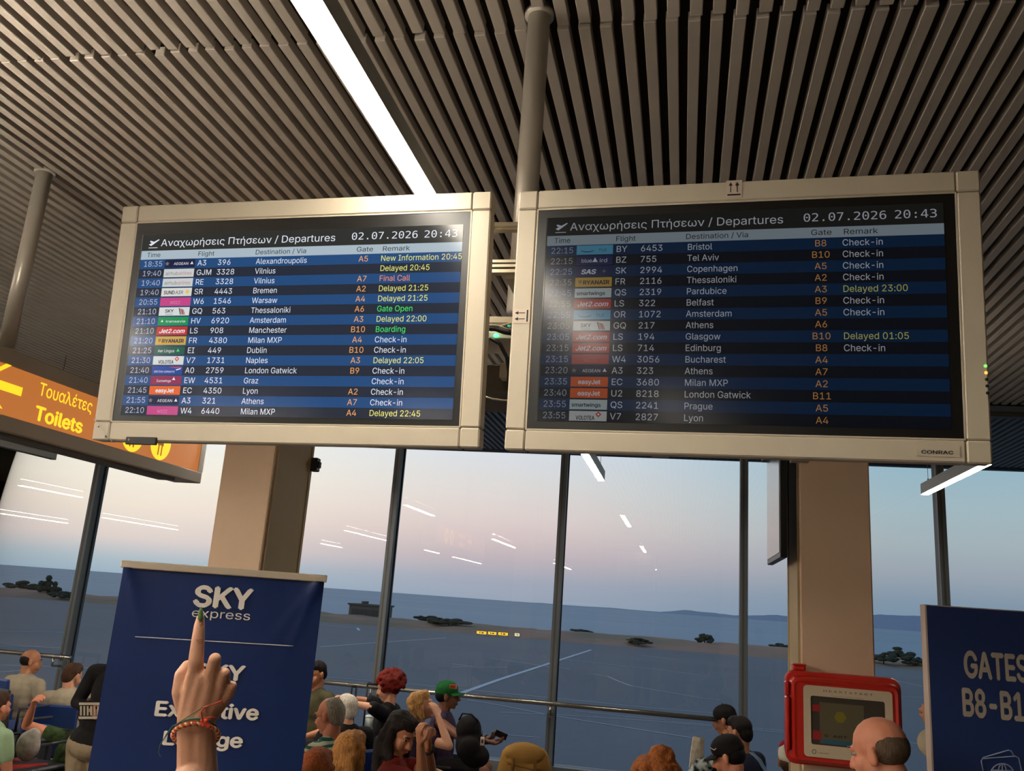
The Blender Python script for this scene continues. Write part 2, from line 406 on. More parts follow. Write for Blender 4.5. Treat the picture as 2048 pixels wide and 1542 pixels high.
# ================================================================ lamps
M_lampbody = mat('lamp_housing', (176, 176, 170), .45, metal=.2)
M_tube = glow('lamp_diffuser_lit', (255, 244, 226), LAMP, .5, (230, 230, 225))
M_up = glow('added_uplight_strong', (255, 243, 226), 380., .5, (230, 230, 225))  # upward glow added on the lamp tops to brighten the ceiling
M_up2 = glow('added_uplight_dim', (255, 240, 220), 10., .5, (230, 230, 225))
M_up3 = glow('added_uplight_soft', (255, 243, 226), 40., .5, (230, 230, 225))
M_tube_b = glow('lamp_diffuser_bright', (255, 243, 226), LAMP * 3.6, .5, (230, 230, 225))
M_tube_off = mat('lamp_diffuser_off', (70, 74, 74), .5)
ZL = 3.1
LW, LH = .058, .10
def lamp(x, y0, y1, lab, lit=True, LH=.10, hang=None):
    t_ = thing('pendant_lamp', lab, 'lamp', (x, y0, ZL), group='linear lamps hung from the slatted ceiling'); L = y1 - y0
    MB().box((-LW / 2 - .006, 0, .006), (-LW / 2, L, LH), M_lampbody).box((LW / 2, 0, .006), (LW / 2 + .006, L, LH), M_lampbody).box((-LW / 2, 0, .03), (LW / 2, L, LH), M_lampbody).build('housing', t_)
    if lit: MB().box((-LW / 2 + .004, .02, LH), (LW / 2 - .004, L - .02, LH + .004), M_up if x == -3.85 and y0 < 0 and y0 > -2 else M_up3 if x < -1 else M_up2).build('added_uplight_strip', t_)  # added emitter on top of the housing, brightening the slats above
    MB().box((-LW / 2 - .006, -.006, .0), (LW / 2 + .006, 0, LH), M_lampbody).build('end_cap', t_); MB().box((-LW / 2 - .006, L, .0), (LW / 2 + .006, L + .006, LH), M_lampbody).build('end_cap', t_)
    MB().box((-LW / 2 + .0015, .001, 0), (LW / 2 - .0015, L - .001, .028), (M_tube if x > -1 else M_tube_b) if lit else M_tube_off).build('diffuser', t_)
    for k in hang or (.12, L - .12):
        MB().tube([(0, k, LH), (0, k, ZC - ZL + .06)], .0022, M_seal, 6).tube([(0, k, LH), (0, k, LH + .03)], .007, M_seal, 8).build('wire', t_)
lamp(-.81, -.6, 2.9, 'long lit linear lamp passing over the left departures screen', LH=.06, hang=(.12, 1.55))
lamp(-.81, 6.8, 8.45, 'lit linear lamp whose end shows under the right screen near the middle windows')
lamp(2.15, 6.75, 8.45, 'lit linear lamp hanging below the lower right corner of the right screen')
lamp(-7.1, 6.9, 8.62, 'unlit dark linear lamp end showing under the toilets sign', False)
for x_ in (-3.85, -7.05, -10.1, -13.1, -16.4):
    near = 'lit linear lamp %s row left of the screens, above the near hall' % {-3.85: 'in the nearest', -7.05: 'in the second', -10.1: 'in the third', -13.1: 'in the fourth', -16.4: 'in the farthest'}[x_]
    lamp(x_, -.9, 2.5, near)
    if x_ in (-3.85, -10.1): lamp(x_, 6.9, 8.35, near.replace('above the near hall', 'by the windows'))
for x_ in (-.81, -7.05, -10.1):
    lamp(x_, -4.9, -3.4, 'short lit lamp at the back of the hall, %s' % {-.81: 'in line with the screens lamp', -3.85: 'first row to the left', -7.05: 'second row to the left', -10.1: 'third row to the left'}[x_])

for x_, w_ in ((-7.05, 'second row left'), (-3.85, 'first row left'), (-.81, 'in line with the screens lamp')):
    lamp(x_, -10.5, -6.5, 'added fill lamp far behind the viewer, ' + w_)  # unseen lamps added to light the surfaces facing the viewer
# ================================================================ outside
ZG = -4.1
M_apron = mat('apron_asphalt', (112, 116, 124), .8, noise=.1, nscale=.04)
M_line = mat('apron_line_paint', (208, 214, 224), .7)
ap = MB().box((-700, 10.5, ZG - 1), (700, 151, ZG), M_apron).build('ground_apron')
tag(ap, 'grey blue airport apron with white painted lines', 'apron', kind='structure')
def line(pts, w_):
    q = [atZ(a, b, ZG) for a, b in pts]; mb = MB()
    for a, b in zip(q, q[1:]):
        d = (b - a); d.z = 0; n = Vector((-d.y, d.x, 0)).normalized() * w_ / 2
        mb.poly([(v.x, v.y, ZG + .02) for v in (a - n, b - n, b + n, a + n)], M_line)
    mb.build('line_marking', ap)
line([(905, 1393), (1000, 1359), (1182, 1300)], .42)
line([(560, 1347), (750, 1362), (1000, 1386), (1300, 1416), (1430, 1427)], .14)
line([(935, 1400), (1000, 1411), (1100, 1431), (1300, 1463), (1400, 1479)], .13)
line([(1000, 1425), (1130, 1431), (1300, 1442), (1435, 1454), (1570, 1466)], .1)
line([(1150, 1422), (1300, 1438), (1330, 1440)], .08)
line([(1010, 1470), (1080, 1476)], .08); line([(1344, 1444), (1570, 1462)], .08)
line([(905, 1334), (1015, 1335)], .22); line([(905, 1328), (945, 1333)], .2); line([(976, 1316), (1100, 1334), (1140, 1338)], .24)
line([(1120, 1318), (1300, 1338), (1400, 1350)], .2); line([(1178, 1347), (1215, 1353), (1240, 1364), (1262, 1372), (1400, 1396), (1440, 1401)], .16)
line([(1284, 1311), (1360, 1320)], .25); line([(640, 1294), (790, 1283), (893, 1276)], .3); line([(640, 1250), (715, 1256), (718, 1261)], .4)
line([(-20, 1262), (130, 1265)], .25); line([(-20, 1291), (130, 1296)], .25); line([(-20, 1330), (125, 1334), (210, 1338)], .14); line([(-20, 1346), (60, 1340)], .12)
line([(1795, 1362), (1845, 1373)], .15); line([(1780, 1391), (1850, 1396)], .12); line([(1780, 1480), (1850, 1490)], .1)
for k in range(7): line([(905 + k * 34, 1382 + k * 3.1), (922 + k * 34, 1383.5 + k * 3.1)], .06)
# land strip with scrub
def strip_mesh(name, x0, x1, y0, y1, z0, z1, nx, ny, m, amp, seed):
    rnd = random.Random(seed); vs = []; fs = []
    for j in range(ny + 1):
        for i in range(nx + 1):
            t_ = j / ny; z = z0 + (z1 - z0) * math.sin(t_ * PI) + (rnd.uniform(-amp, amp) if 0 < j < ny else 0)
            vs.append((x0 + (x1 - x0) * i / nx, y0 + (y1 - y0) * t_, z))
    for j in range(ny):
        for i in range(nx): a = j * (nx + 1) + i; fs.append((a, a + 1, a + nx + 2, a + nx + 1))
    return MB().add(vs, fs, m, smooth=True).build(name)
M_land = mat('dry_grass_land', (170, 132, 112), .95, noise=.3, nscale=.06, c2=(140, 122, 100))
ls = strip_mesh('ground_land_strip', -420, 420, 150.5, 196, ZG - .6, ZG + .9, 220, 8, M_land, .35, 3)
tag(ls, 'low brown strip of dry grass between apron and sea', 'land', kind='structure')
sea = MB().box((-30000, 190, -9), (30000, 32000, -5.4), mat('sea_water', (154, 172, 188), .6, spec=.3, noise=.1, nscale=.004, stretch=(.2, 1, 1), bump=.4, bscale=.03)).build('sea')
tag(sea, 'calm grey blue sea beyond the airport', 'sea', kind='structure')
def hill(name, px, D, m, lab, seed):
    rnd = random.Random(seed); vs = []; fs = []; n = 0
    pts = []
    for (a, b), (c, d) in zip(px, px[1:]):
        for k in range(6): t_ = k / 6; pts.append((a + (c - a) * t_, b + (d - b) * t_ + rnd.uniform(-.5, .5)))
    pts.append(px[-1])
    for a, b in pts:
        p = atY(a, b, D); vs += [(p.x, D - 900, -6), (p.x, D, p.z), (p.x, D + 1200, -6)]
    for i in range(len(pts) - 1):
        for k in (0, 1): q = i * 3 + k; fs.append((q, q + 3, q + 4, q + 1))
    o = MB().add(vs, fs, m, smooth=True).build(name); tag(o, lab, 'hills', kind='structure')
hill('hills_far', [(1040, 1206), (1090, 1206), (1120, 1210), (1200, 1214), (1320, 1224), (1370, 1220), (1440, 1227), (1500, 1234), (1600, 1243), (2300, 1288)], 9000, mat('far_hills_haze_tint', (150, 164, 184), 1), 'faint blue hills across the bay in the middle windows', 4)  # distance haze is mixed into the base colour of these hills
hill('hills_near', [(1250, 1221), (1400, 1229), (1500, 1231), (1555, 1230), (1620, 1236), (1700, 1232), (1760, 1229), (1840, 1232), (2000, 1240), (2300, 1262)], 6000, mat('near_hills_haze_tint', (140, 158, 184), 1), 'darker blue headland behind the right-hand pillar', 5)  # headland colour carries painted haze too, slightly less than the far ridge
# scrub and trees on the strip
M_leaf = mat('scrub_leaf', (52, 60, 48), .95, noise=.3, nscale=1.5)
def bush(px, Y, w_, h, lab):
    base = ZG - .2 + .9 * math.sin((Y - 150.5) / 45.5 * PI); p = atY(px, 1250, Y); mb = MB(); rr_ = random.Random(int(px * 7))
    for k in range(26):
        a = rr_.uniform(0, 2 * PI); rad = rr_.random() ** .5; hh = h * (1 - .5 * rad) * rr_.uniform(.3, .9); R_ = rr_.uniform(.1, .22)
        mb.ell((math.cos(a) * rad * w_ / 2, math.sin(a) * rad * w_ / 3, hh), (w_ * R_, w_ * R_, h * rr_.uniform(.1, .2)), M_leaf, 6, 4)
    o = thing('bush', lab, 'bush', (p.x, Y, base), group='shrubs on the land strip')
    mb.build('foliage', o); MB().tube([(0, 0, -.3), (0, 0, h * .6)], max(.08, h * .05), mat('bark', (60, 48, 38), .9), 6).build('trunk', o)
for q in ((82, 165, 4.6, 4.2, 'rounded dark tree rising above the scrub in the leftmost window'), (30, 176, 7, 2.4, 'broad low shrub at the very left of the land strip'), (112, 158, 5, 2.0, 'low shrub just right of the rounded tree on the left'),
          (1410, 170, 2.8, 2.6, 'small dark rounded tree left of the mullion beside the edge-on screen'), (858, 176, 6, 1.5, 'low shrub on the shore right of the concrete building'), (897, 166, 7, 1.8, 'wider low shrub behind the yellow taxiway boards, to their left'),
          (1278, 158, 4, 1.3, 'small low shrub on the strip in the wide middle window'), (1160, 176, 4, 1.2, 'tiny shrub just right of the mullion near the hanging lamp'), (1558, 176, 4, 1.4, 'low shrub between the mullion and the right pillar'),
          (1765, 160, 4, 2.0, 'low shrub just right of the red cabinet pillar'), (1797, 172, 4.4, 2.4, 'taller shrub between the right pillar and the gates panel'), (1828, 160, 4, 1.8, 'low shrub beside the edge of the gates panel')):
    bush(*q)
# low building on the shore
pb = atY(695, 1245, 176); pe = atY(757, 1247, 176); bw = pe.x - pb.x
hb = thing('building', 'low flat roofed concrete building on the shore', 'building', (pb.x, 176, ZG))
MC = mat('concrete_grey', (104, 96, 90), .9, noise=.1, nscale=.5)
MB().box((0, 0, -.5), (bw, 8, 2.9), MC).build('wall', hb)
MB().box((-.3, -.3, 2.9), (bw + .3, 8.3, 3.25), mat('concrete_roof', (86, 84, 82), .9)).build('roof', hb)
MB().box((bw * .33, 1, 3.25), (bw * .4, 4, 3.8), MC).build('roof_hut', hb)
for k in range(6): MB().box((.6 + k * bw / 6, -.05, 1.0), (.6 + k * bw / 6 + 1.1, 0, 2.2), mat('dark_window', (40, 46, 54), .3)).build('window', hb)
# taxiway boards
M_board = glow('lit_yellow_board', (255, 205, 70), 1.0, .5, (180, 140, 20)); M_boardtxt = mat('board_glyph', (60, 45, 10), .6)
for k, (x0, x1) in enumerate(((953, 974), (975.5, 994), (996, 1017), (1029, 1040))):
    a = atZ(x0, 1271.5 + (x0 - 953) * .07, ZG); b = atZ(x1, 1271.5 + (x0 - 953) * .07, ZG); Y = atZ(x0, 1270.5 + (x0 - 953) * .06, ZG).y; a = atY(x0, 1261 + (x0 - 953) * .06, Y); b = atY(x1, 1261 + (x0 - 953) * .06, Y); c = atY(x0, 1268 + (x0 - 953) * .06, Y)
    s = thing('taxiway_sign', ['leftmost of the lit yellow taxiway boards on the apron edge', 'second lit yellow taxiway board from the left', 'third lit yellow taxiway board from the left', 'small pale lit taxiway board standing apart on the right'][k], 'sign', (a.x, Y, ZG), group='lit taxiway boards')
    W_ = b.x - a.x; z1 = a.z - ZG; z0 = c.z - ZG
    MB().box((0, 0, z0), (W_, .25, z1), mat('board_case', (30, 30, 30), .6)).build('case', s)
    MB().box((.06, -.02, z0 + .05), (W_ - .06, 0, z1 - .05), M_board if k < 3 else glow('lit_pale_board', (250, 235, 190), .9, .5, (200, 190, 150))).build('face', s)
    MB().box((W_ * .3, -.03, z0 + .18), (W_ * .38, -.02, z1 - .14), M_boardtxt).box((W_ * .5, -.03, z0 + .18), (W_ * .7, -.02, z1 - .2), M_boardtxt).build('glyph', s)
    for q in (.15, W_ - .2): MB().box((q, .05, 0), (q + .06, .12, z0), mat('board_case', (30, 30, 30), .6)).build('leg', s)
# ================================================================ departures screens
M_bez = mat('bezel_beige', (204, 192, 170), .5, noise=.03, nscale=6)
M_bez2 = mat('bezel_back_grey', (128, 120, 108), .6)
M_mask = mat('black_screen_mask', (16, 15, 14), .35)
M_gap = mat('seam_dark', (90, 80, 64), .8)
WO, HO, BZ = 1.18, .734, .0545
ROWS_L = [('18:35', 'aegean', 'A3', '396', 'Alexandroupolis', 'A5', 'New Information 20:45', 'y'), ('19:40', 'airhub', 'GJM', '3328', 'Vilnius', '', 'Delayed 20:45', 'y'),
 ('19:40', 'airhub', 'RE', '3328', 'Vilnius', 'A7', 'Final Call', 'o'), ('19:40', 'sundair', 'SR', '4443', 'Bremen', 'A2', 'Delayed 21:25', 'y'),
 ('20:55', 'pink', 'W6', '1546', 'Warsaw', 'A4', 'Delayed 21:25', 'y'), ('21:10', 'sky', 'GQ', '563', 'Thessaloniki', 'A6', 'Gate Open', 'g'),
 ('21:10', 'green', 'HV', '6920', 'Amsterdam', 'A3', 'Delayed 22:00', 'y'), ('21:10', 'jet2', 'LS', '908', 'Manchester', 'B10', 'Boarding', 'g'),
 ('21:20', 'ryan', 'FR', '4380', 'Milan MXP', 'A4', 'Check-in', 'w'), ('21:25', 'lingus', 'EI', '449', 'Dublin', 'B10', 'Check-in', 'w'),
 ('21:30', 'volotea', 'V7', '1731', 'Naples', 'A3', 'Delayed 22:05', 'y'), ('21:40', 'ba', 'A0', '2759', 'London Gatwick', 'B9', 'Check-in', 'w'),
 ('21:40', 'euro', 'EW', '4531', 'Graz', '', 'Check-in', 'w'), ('21:45', 'easy', 'EC', '4350', 'Lyon', 'A2', 'Check-in', 'w'),
 ('21:55', 'aegean', 'A3', '321', 'Athens', 'A7', 'Check-in', 'w'), ('22:10', 'pink', 'W4', '6440', 'Milan MXP', 'A4', 'Delayed 22:45', 'y')]
ROWS_R = [('22:15', 'tui', 'BY', '6453', 'Bristol', 'B8', 'Check-in', 'w'), ('22:15', 'blue', 'BZ', '755', 'Tel Aviv', 'B10', 'Check-in', 'w'),
 ('22:25', 'sas', 'SK', '2994', 'Copenhagen', 'A5', 'Check-in', 'w'), ('22:35', 'ryan', 'FR', '2116', 'Thessaloniki', 'A2', 'Check-in', 'w'),
 ('22:45', 'smart', 'QS', '2319', 'Pardubice', 'A3', 'Delayed 23:00', 'y'), ('22:55', 'jet2', 'LS', '322', 'Belfast', 'B9', 'Check-in', 'w'),
 ('22:55', 'tui', 'OR', '1072', 'Amsterdam', 'A5', 'Check-in', 'w'), ('23:05', 'sky', 'GQ', '217', 'Athens', 'A6', '', 'w'),
 ('23:05', 'jet2', 'LS', '194', 'Glasgow', 'B10', 'Delayed 01:05', 'y'), ('23:15', 'jet2', 'LS', '714', 'Edinburg', 'B8', 'Check-in', 'w'),
 ('23:15', 'wred', 'W4', '3056', 'Bucharest', 'A4', '', 'w'), ('23:20', 'aegean', 'A3', '323', 'Athens', 'A7', '', 'w'),
 ('23:35', 'easy', 'EC', '3680', 'Milan MXP', 'A2', '', 'w'), ('23:40', 'easy', 'U2', '8218', 'London Gatwick', 'B11', '', 'w'),
 ('23:55', 'smart', 'QS', '2241', 'Prague', 'A5', '', 'w'), ('23:55', 'volotea', 'V7', '2827', 'Lyon', 'A4', '', 'w')]
def monitor(P, lab, rows, dim, tagn, corners_px):
    # P: the four measured corners TL TR BR BL of the front face
    TL, TR, BR, BL = [Vector(p) for p in P]
    ux = ((TR - TL) + (BR - BL)).normalized(); uz = ((TL - BL) + (TR - BR)); uz = (uz - uz.dot(ux) * ux).normalized(); uy = uz.cross(ux)
    O = (TL + TR + BR + BL) / 4
    r = thing('departures_screen', lab, 'screen', group='twin departures screens'); r.matrix_world = Matrix(((ux.x, uy.x, uz.x, O.x), (ux.y, uy.y, uz.y, O.y), (ux.z, uy.z, uz.z, O.z), (0, 0, 0, 1)))
    W2, H2 = WO / 2, HO / 2; pl = Plane(O, ux, uz)
    # bezel: four rails and four corner blocks with open seams
    for sx_ in (-1, 1):
        for sz in (-1, 1):
            x0, x1 = sorted((sx_ * W2, sx_ * (W2 - BZ))); z0, z1 = sorted((sz * H2, sz * (H2 - BZ)))
            MB().box((x0, 0, z0), (x1, .055, z1), M_bez, bev=.004).build('corner_block', r)
    for sz in (-1, 1):
        z0, z1 = sorted((sz * H2, sz * (H2 - BZ)))
        MB().box((-W2 + BZ + .0012, 0.0005, z0), (W2 - BZ - .0012, .055, z1), M_bez, bev=.004).build('bezel_rail', r)
    for sx_ in (-1, 1):
        x0, x1 = sorted((sx_ * W2, sx_ * (W2 - BZ)))
        MB().box((x0, 0.0005, -H2 + BZ + .0012), (x1, .055, H2 - BZ - .0012), M_bez, bev=.004).build('bezel_rail', r)
    MB().box((-W2 + .004, .004, -H2 + .004), (W2 - .004, .05, H2 - .004), M_gap).box((-W2 + .012, .055, -H2 + .012), (W2 - .012, .075, H2 - .012), M_bez2, bev=.008).box((-W2 + .1, .075, -H2 + .1), (W2 - .1, .12, H2 - .1), M_bez2, bev=.02).build('back_housing', r)
    lip = MB()                                      # light inner lip round the opening
    a, b = W2 - BZ, H2 - BZ
    for lo, hi in (((-a, .002, b - .004), (a, .012, b)), ((-a, .002, -b), (a, .012, -b + .004)), ((-a, .002, -b), (-a + .004, .012, b)), ((a - .004, .002, -b), (a, .012, b))): lip.box(lo, hi, M_bez)
    lip.build('inner_lip', r)
    MB().box((-a + .001, .0035, -b + .001), (a - .001, .0036 + .001, b - .001), M_mask).build('screen_mask', r)
    # lit area, measured corners -> rectangle
    U = [pl.uv(*p) for p in corners_px]
    x0 = (U[0][0] + U[3][0]) / 2; x1 = (U[1][0] + U[2][0]) / 2; z1 = (U[0][1] + U[1][1]) / 2; z0 = (U[2][1] + U[3][1]) / 2
    w_ = x1 - x0; h = z1 - z0; rh = h / 17.98
    k = dim
    def E(n, c, s=1.): return glow('screen_%s_%s' % (n, tagn), c, s * k, .16)
    hd = E('header', (50, 52, 50), .7); band = E('band', (190, 208, 220), .75); blue = E('blue', (32, 78, 132), .85 if tagn == 'l' else .42); dark = E('dark', (38, 46, 62), .8 if tagn == 'l' else .4)
    white = E('white', (222, 226, 236), 1.); blk = E('black', (25, 28, 32), .5); orange = E('orange', (236, 166, 96)); yel = E('yellow', (228, 226, 120)); grn = E('green', (70, 225, 110)); red = E('final', (236, 140, 100))
    Y = .0022
    zt = z1 - h * .094; zb = zt - h * .050
    mb = MB(); mb.poly([(x0, Y, zt), (x1, Y, zt), (x1, Y, z1), (x0, Y, z1)], hd); mb.poly([(x0, Y, zb), (x1, Y, zb), (x1, Y, zt), (x0, Y, zt)], band)
    rh = (zb - z0) / 16
    for i in range(16):
        a_, b_ = zb - rh * i, zb - rh * (i + 1); mb.poly([(x0, Y, b_), (x1, Y, b_), (x1, Y, a_), (x0, Y, a_)], blue if i % 2 == 0 else dark)
    mb.poly([(x0 - .004, Y, z0), (x0 - .001, Y, z0), (x0 - .001, Y, z1), (x0 - .004, Y, z1)], E('edge', (120, 120, 110), .5))
    panel = mb.build('display_panel', r); Y -= .0006
    hm = MB(); X = lambda f: x0 + w_ * f
    # header: plane pictogram and title
    sz = h * .068
    hm.poly([(X(.022), Y, zt + sz * .22), (X(.052), Y, zt + sz * .22), (X(.052), Y, zt + sz * .27), (X(.022), Y, zt + sz * .27)], white)
    pz = zt + sz * .62
    hm.poly([(X(.022), Y, pz - sz * .1), (X(.03), Y, pz - sz * .22), (X(.056), Y, pz + sz * .28), (X(.053), Y, pz + sz * .33)], white)
    hm.poly([(X(.028), Y, pz + sz * .05), (X(.024), Y, pz + sz * .2), (X(.028), Y, pz + sz * .22), (X(.044), Y, pz + sz * .08)], white)
    hm.build('plane_pictogram', r); hm = MB()
    put_text(hm, 'Αναχωρήσεις Πτήσεων / Departures', X(.062), zt + sz * .36, Y, sz * 1.12, white, M=None, fit=w_ * .558)
    hm.build('title_lettering', r); hm = MB()
    put_text(hm, '02.07.2026', X(.669), zt + sz * .42, Y, sz * 1.08, white, font='mono', fit=w_ * .197)
    hm.build('date_lettering', r); hm = MB()
    put_text(hm, '20:43', X(.886), zt + sz * .42, Y, sz * 1.08, white, font='mono', fit=w_ * .096)
    hm.build('clock_lettering', r)
    ts = rh * .95
    for s_, f, fw_ in (('Time', .02, .044), ('Flight', .189, .052), ('Destination / Via', .374, .158), ('Gate', .688, .049), ('Remark', .766, .080)):
        cm = MB(); put_text(cm, s_, X(f), zb + h * .013, Y, ts * .98, blk, fit=w_ * fw_); cm.build('column_lettering', r)
    col = {'w': white, 'y': yel, 'g': grn, 'o': red}
    bc = dict(aegean=(26, 32, 66), airhub=(214, 216, 216), sundair=(226, 228, 224), pink=(206, 72, 140), sky=(224, 230, 230), green=(20, 152, 84), jet2=(200, 50, 44), ryan=(214, 172, 66), lingus=(20, 92, 76),
              volotea=(222, 226, 226), ba=(32, 70, 158), euro=(150, 44, 88), easy=(236, 106, 44), tui=(96, 178, 216), blue=(34, 44, 96), sas=(34, 44, 96), smart=(206, 220, 222), wred=(190, 70, 70))
    for i, (tm, lg, cd, nb, ds, gt, rk, rc) in enumerate(rows):
        zz = zb - rh * (i + 1); bl = zz + rh * .24; c_ = rh * 1.1
        def fld(nm, *a_, **k_):
            rb = MB(); put_text(rb, *a_, **k_); rb.build(nm, r)
        fld('time_lettering', tm, X(.012), bl, Y, c_, E('time', (168, 178, 200)), fit=w_ * .060)
        fld('flight_code_lettering', cd, X(.191), bl, Y, c_, white); fld('flight_number_lettering', nb, X(.256), bl, Y, c_, white)
        fld('destination_lettering', ds, X(.379), bl, Y, c_, white, sx=.93)
        if gt: fld('gate_lettering', gt, X(.712), bl, Y, c_, orange, align='CENTER')
        if rk: fld('remark_lettering', rk, X(.763), bl, Y, c_, col[rc], **({'fit': w_ * .236} if len(rk) > 15 else {'sx': .93}))
        lb = MB(); lx0, lx1 = X(.084), X(.183); L_ = lx1 - lx0; a_, b_ = zz + rh * .07, zz + rh * .93; Yb = Y - .0002; Yt = Y - .0005; hb_ = b_ - a_
        lb.poly([(lx0, Yb, a_), (lx1, Yb, a_), (lx1, Yb, b_), (lx0, Yb, b_)], E('badge_' + lg, bc[lg], .85))
        def T(s_, f, z, size, c, **kw): put_text(lb, s_, lx0 + L_ * f, a_ + hb_ * z, Yt, hb_ * size, c, **kw)
        def star(cx, cz, rad, c, n=5):
            lb.poly([(lx0 + L_ * cx + math.cos(PI / 2 + PI * q / n) * rad * (1 if q % 2 == 0 else .45), Yt, a_ + hb_ * cz + math.sin(PI / 2 + PI * q / n) * rad * (1 if q % 2 == 0 else .45)) for q in range(2 * n)], c)
        if lg == 'aegean': star(.08, .5, hb_ * .3, E('grey', (150, 150, 150), .6)); T('AEGEAN', .3, .32, .62, white, fit=L_ * .48); star(.9, .5, hb_ * .25, white, 3)
        elif lg == 'airhub': T('airhub', .06, .25, .85, E('grey', (150, 150, 150), .6), fit=L_ * .42); T('airlines', .5, .25, .85, E('rosegrey', (200, 140, 140), .7), fit=L_ * .42)
        elif lg == 'sundair': T('SUND', .08, .25, .82, blk, fit=L_ * .36, bold=.02); T('AIR', .46, .25, .82, blk, fit=L_ * .26); star(.86, .52, hb_ * .36, E('gold', (226, 190, 90)), 8)
        elif lg in ('pink', 'wred'): T('WIZZ', .33, .22, .7, E('pinkink' + lg, (226, 130, 176) if lg == 'pink' else (206, 110, 110), .8), fit=L_ * .34, bold=.02)
        elif lg == 'sky':
            T('SKY', .2, .36, .74, blk, fit=L_ * .28, bold=.02); T('express', .22, .1, .3, blk, fit=L_ * .24)
            for q in range(4): lb.poly([(lx0 + L_ * (.64 + q * .045 + u * .1), Yt, a_ + hb_ * v) for u, v in ((0, .9 - q * .06), (.3, .9 - q * .06), (.95, .1), (.65, .1))], blk if q % 2 == 0 else E('logored', (200, 70, 60)))
        elif lg == 'green': star(.14, .5, hb_ * .2, white, 3); T('transavia', .26, .34, .55, white, fit=L_ * .64)
        elif lg == 'jet2': T('Jet2.com', .08, .24, .95, white, fit=L_ * .84, bold=.02, shear=.25)
        elif lg == 'ryan': lb.poly([(lx0 + L_ * u, Yt, a_ + hb_ * v) for u, v in ((.08, .72), (.19, .72), (.16, .35), (.11, .35))], E('harp', (150, 110, 60))); T('RYANAIR', .21, .26, .82, E('navyink', (40, 36, 90), .7), fit=L_ * .72, bold=.03)
        elif lg == 'lingus': T('Aer Lingus', .12, .3, .66, white, fit=L_ * .54); star(.78, .5, hb_ * .26, E('shamrock', (90, 200, 120)), 3)
        elif lg == 'volotea': T('VOLOTEA', .18, .12, .78, blk, fit=L_ * .5, bold=.02); lb.poly([(lx0 + L_ * .78 + u * hb_ * .3, Yt, a_ + hb_ * .68 + v * hb_ * .3) for u, v in ((0, 1), (1, 0), (0, -1), (-1, 0))], E('logored', (200, 70, 60))); lb.poly([(lx0 + L_ * .78 + u * hb_ * .13, Yt - .0002, a_ + hb_ * .68 + v * hb_ * .13) for u, v in ((0, 1), (1, 0), (0, -1), (-1, 0))], white)
        elif lg == 'ba': T('BRITISH AIRWAYS', .08, .24, .42, white, fit=L_ * .66); lb.poly([(lx0 + L_ * u, Yt, a_ + hb_ * v) for u, v in ((.55, .88), (.92, .9), (.96, .8), (.75, .78))], E('logored', (200, 70, 60))); lb.poly([(lx0 + L_ * u, Yt, a_ + hb_ * v) for u, v in ((.78, .6), (.96, .78), (.92, .62), (.8, .5))], white)
        elif lg == 'euro': T('Eurowings', .2, .3, .58, white, fit=L_ * .46); star(.75, .66, hb_ * .25, white, 3)
        elif lg == 'easy': T('easyJet', .2, .26, .88, white, fit=L_ * .6, bold=.02)
        elif lg == 'tui':
            ink = E('tuiink', (40, 80, 130), .7); lb.poly([(lx0 + L_ * (.3 + .22 * math.sin(q)), Yt, a_ + hb_ * (.62 - .38 * math.cos(q))) for q in [(-1 + k_ * .25) for k_ in range(9)]] + [(lx0 + L_ * (.3 + .22 * math.sin(q)), Yt, a_ + hb_ * (.66 - .32 * math.cos(q))) for q in [(1 - k_ * .25) for k_ in range(9)]], ink); T('TUI', .6, .3, .6, ink, fit=L_ * .22)
        elif lg == 'blue': T('blue', .14, .3, .8, white, fit=L_ * .28); star(.52, .5, hb_ * .34, white, 3); T('ird', .64, .3, .8, white, fit=L_ * .2)
        elif lg == 'sas': T('SAS', .14, .22, .95, white, fit=L_ * .42, bold=.035, shear=.2); star(.78, .5, hb_ * .24, E('grey', (150, 150, 150), .6), 4)
        elif lg == 'smart': T('smartwings', .05, .28, .74, E('smartink', (40, 70, 90), .6), fit=L_ * .78, bold=.02); star(.92, .78, hb_ * .16, E('gold', (226, 190, 90)), 3)
        lb.build('airline_badge', r)
    return r, pl
PL = [(-1.737, 2.189, 3.008), (-.557, 2.183, 3.024), (-.545, 2.228, 2.292), (-1.724, 2.235, 2.275)]
PR = [(-.480, 2.186, 3.021), (.698, 2.125, 3.018), (.706, 2.168, 2.288), (-.472, 2.229, 2.292)]
mL, plL = monitor(PL, 'left departures screen in a beige frame with a lamp above its right corner', ROWS_L, 1.0, 'l', [(287, 469), (926, 448), (905, 838), (240, 831)])
mR, plR = monitor(PR, 'right dimmer departures screen in a beige frame with arrow stickers', ROWS_R, .26, 'r', [(1095, 438), (1884, 402), (1906, 858), (1076, 842)])
M_ink = mat('black_ink', (26, 18, 12), .6); M_label = mat('white_sticker', (214, 196, 178), .6)
def patch(mb, pl, quad, y, m): mb.poly([(pl.uv(*p)[0], y, pl.uv(*p)[1]) for p in quad], m)
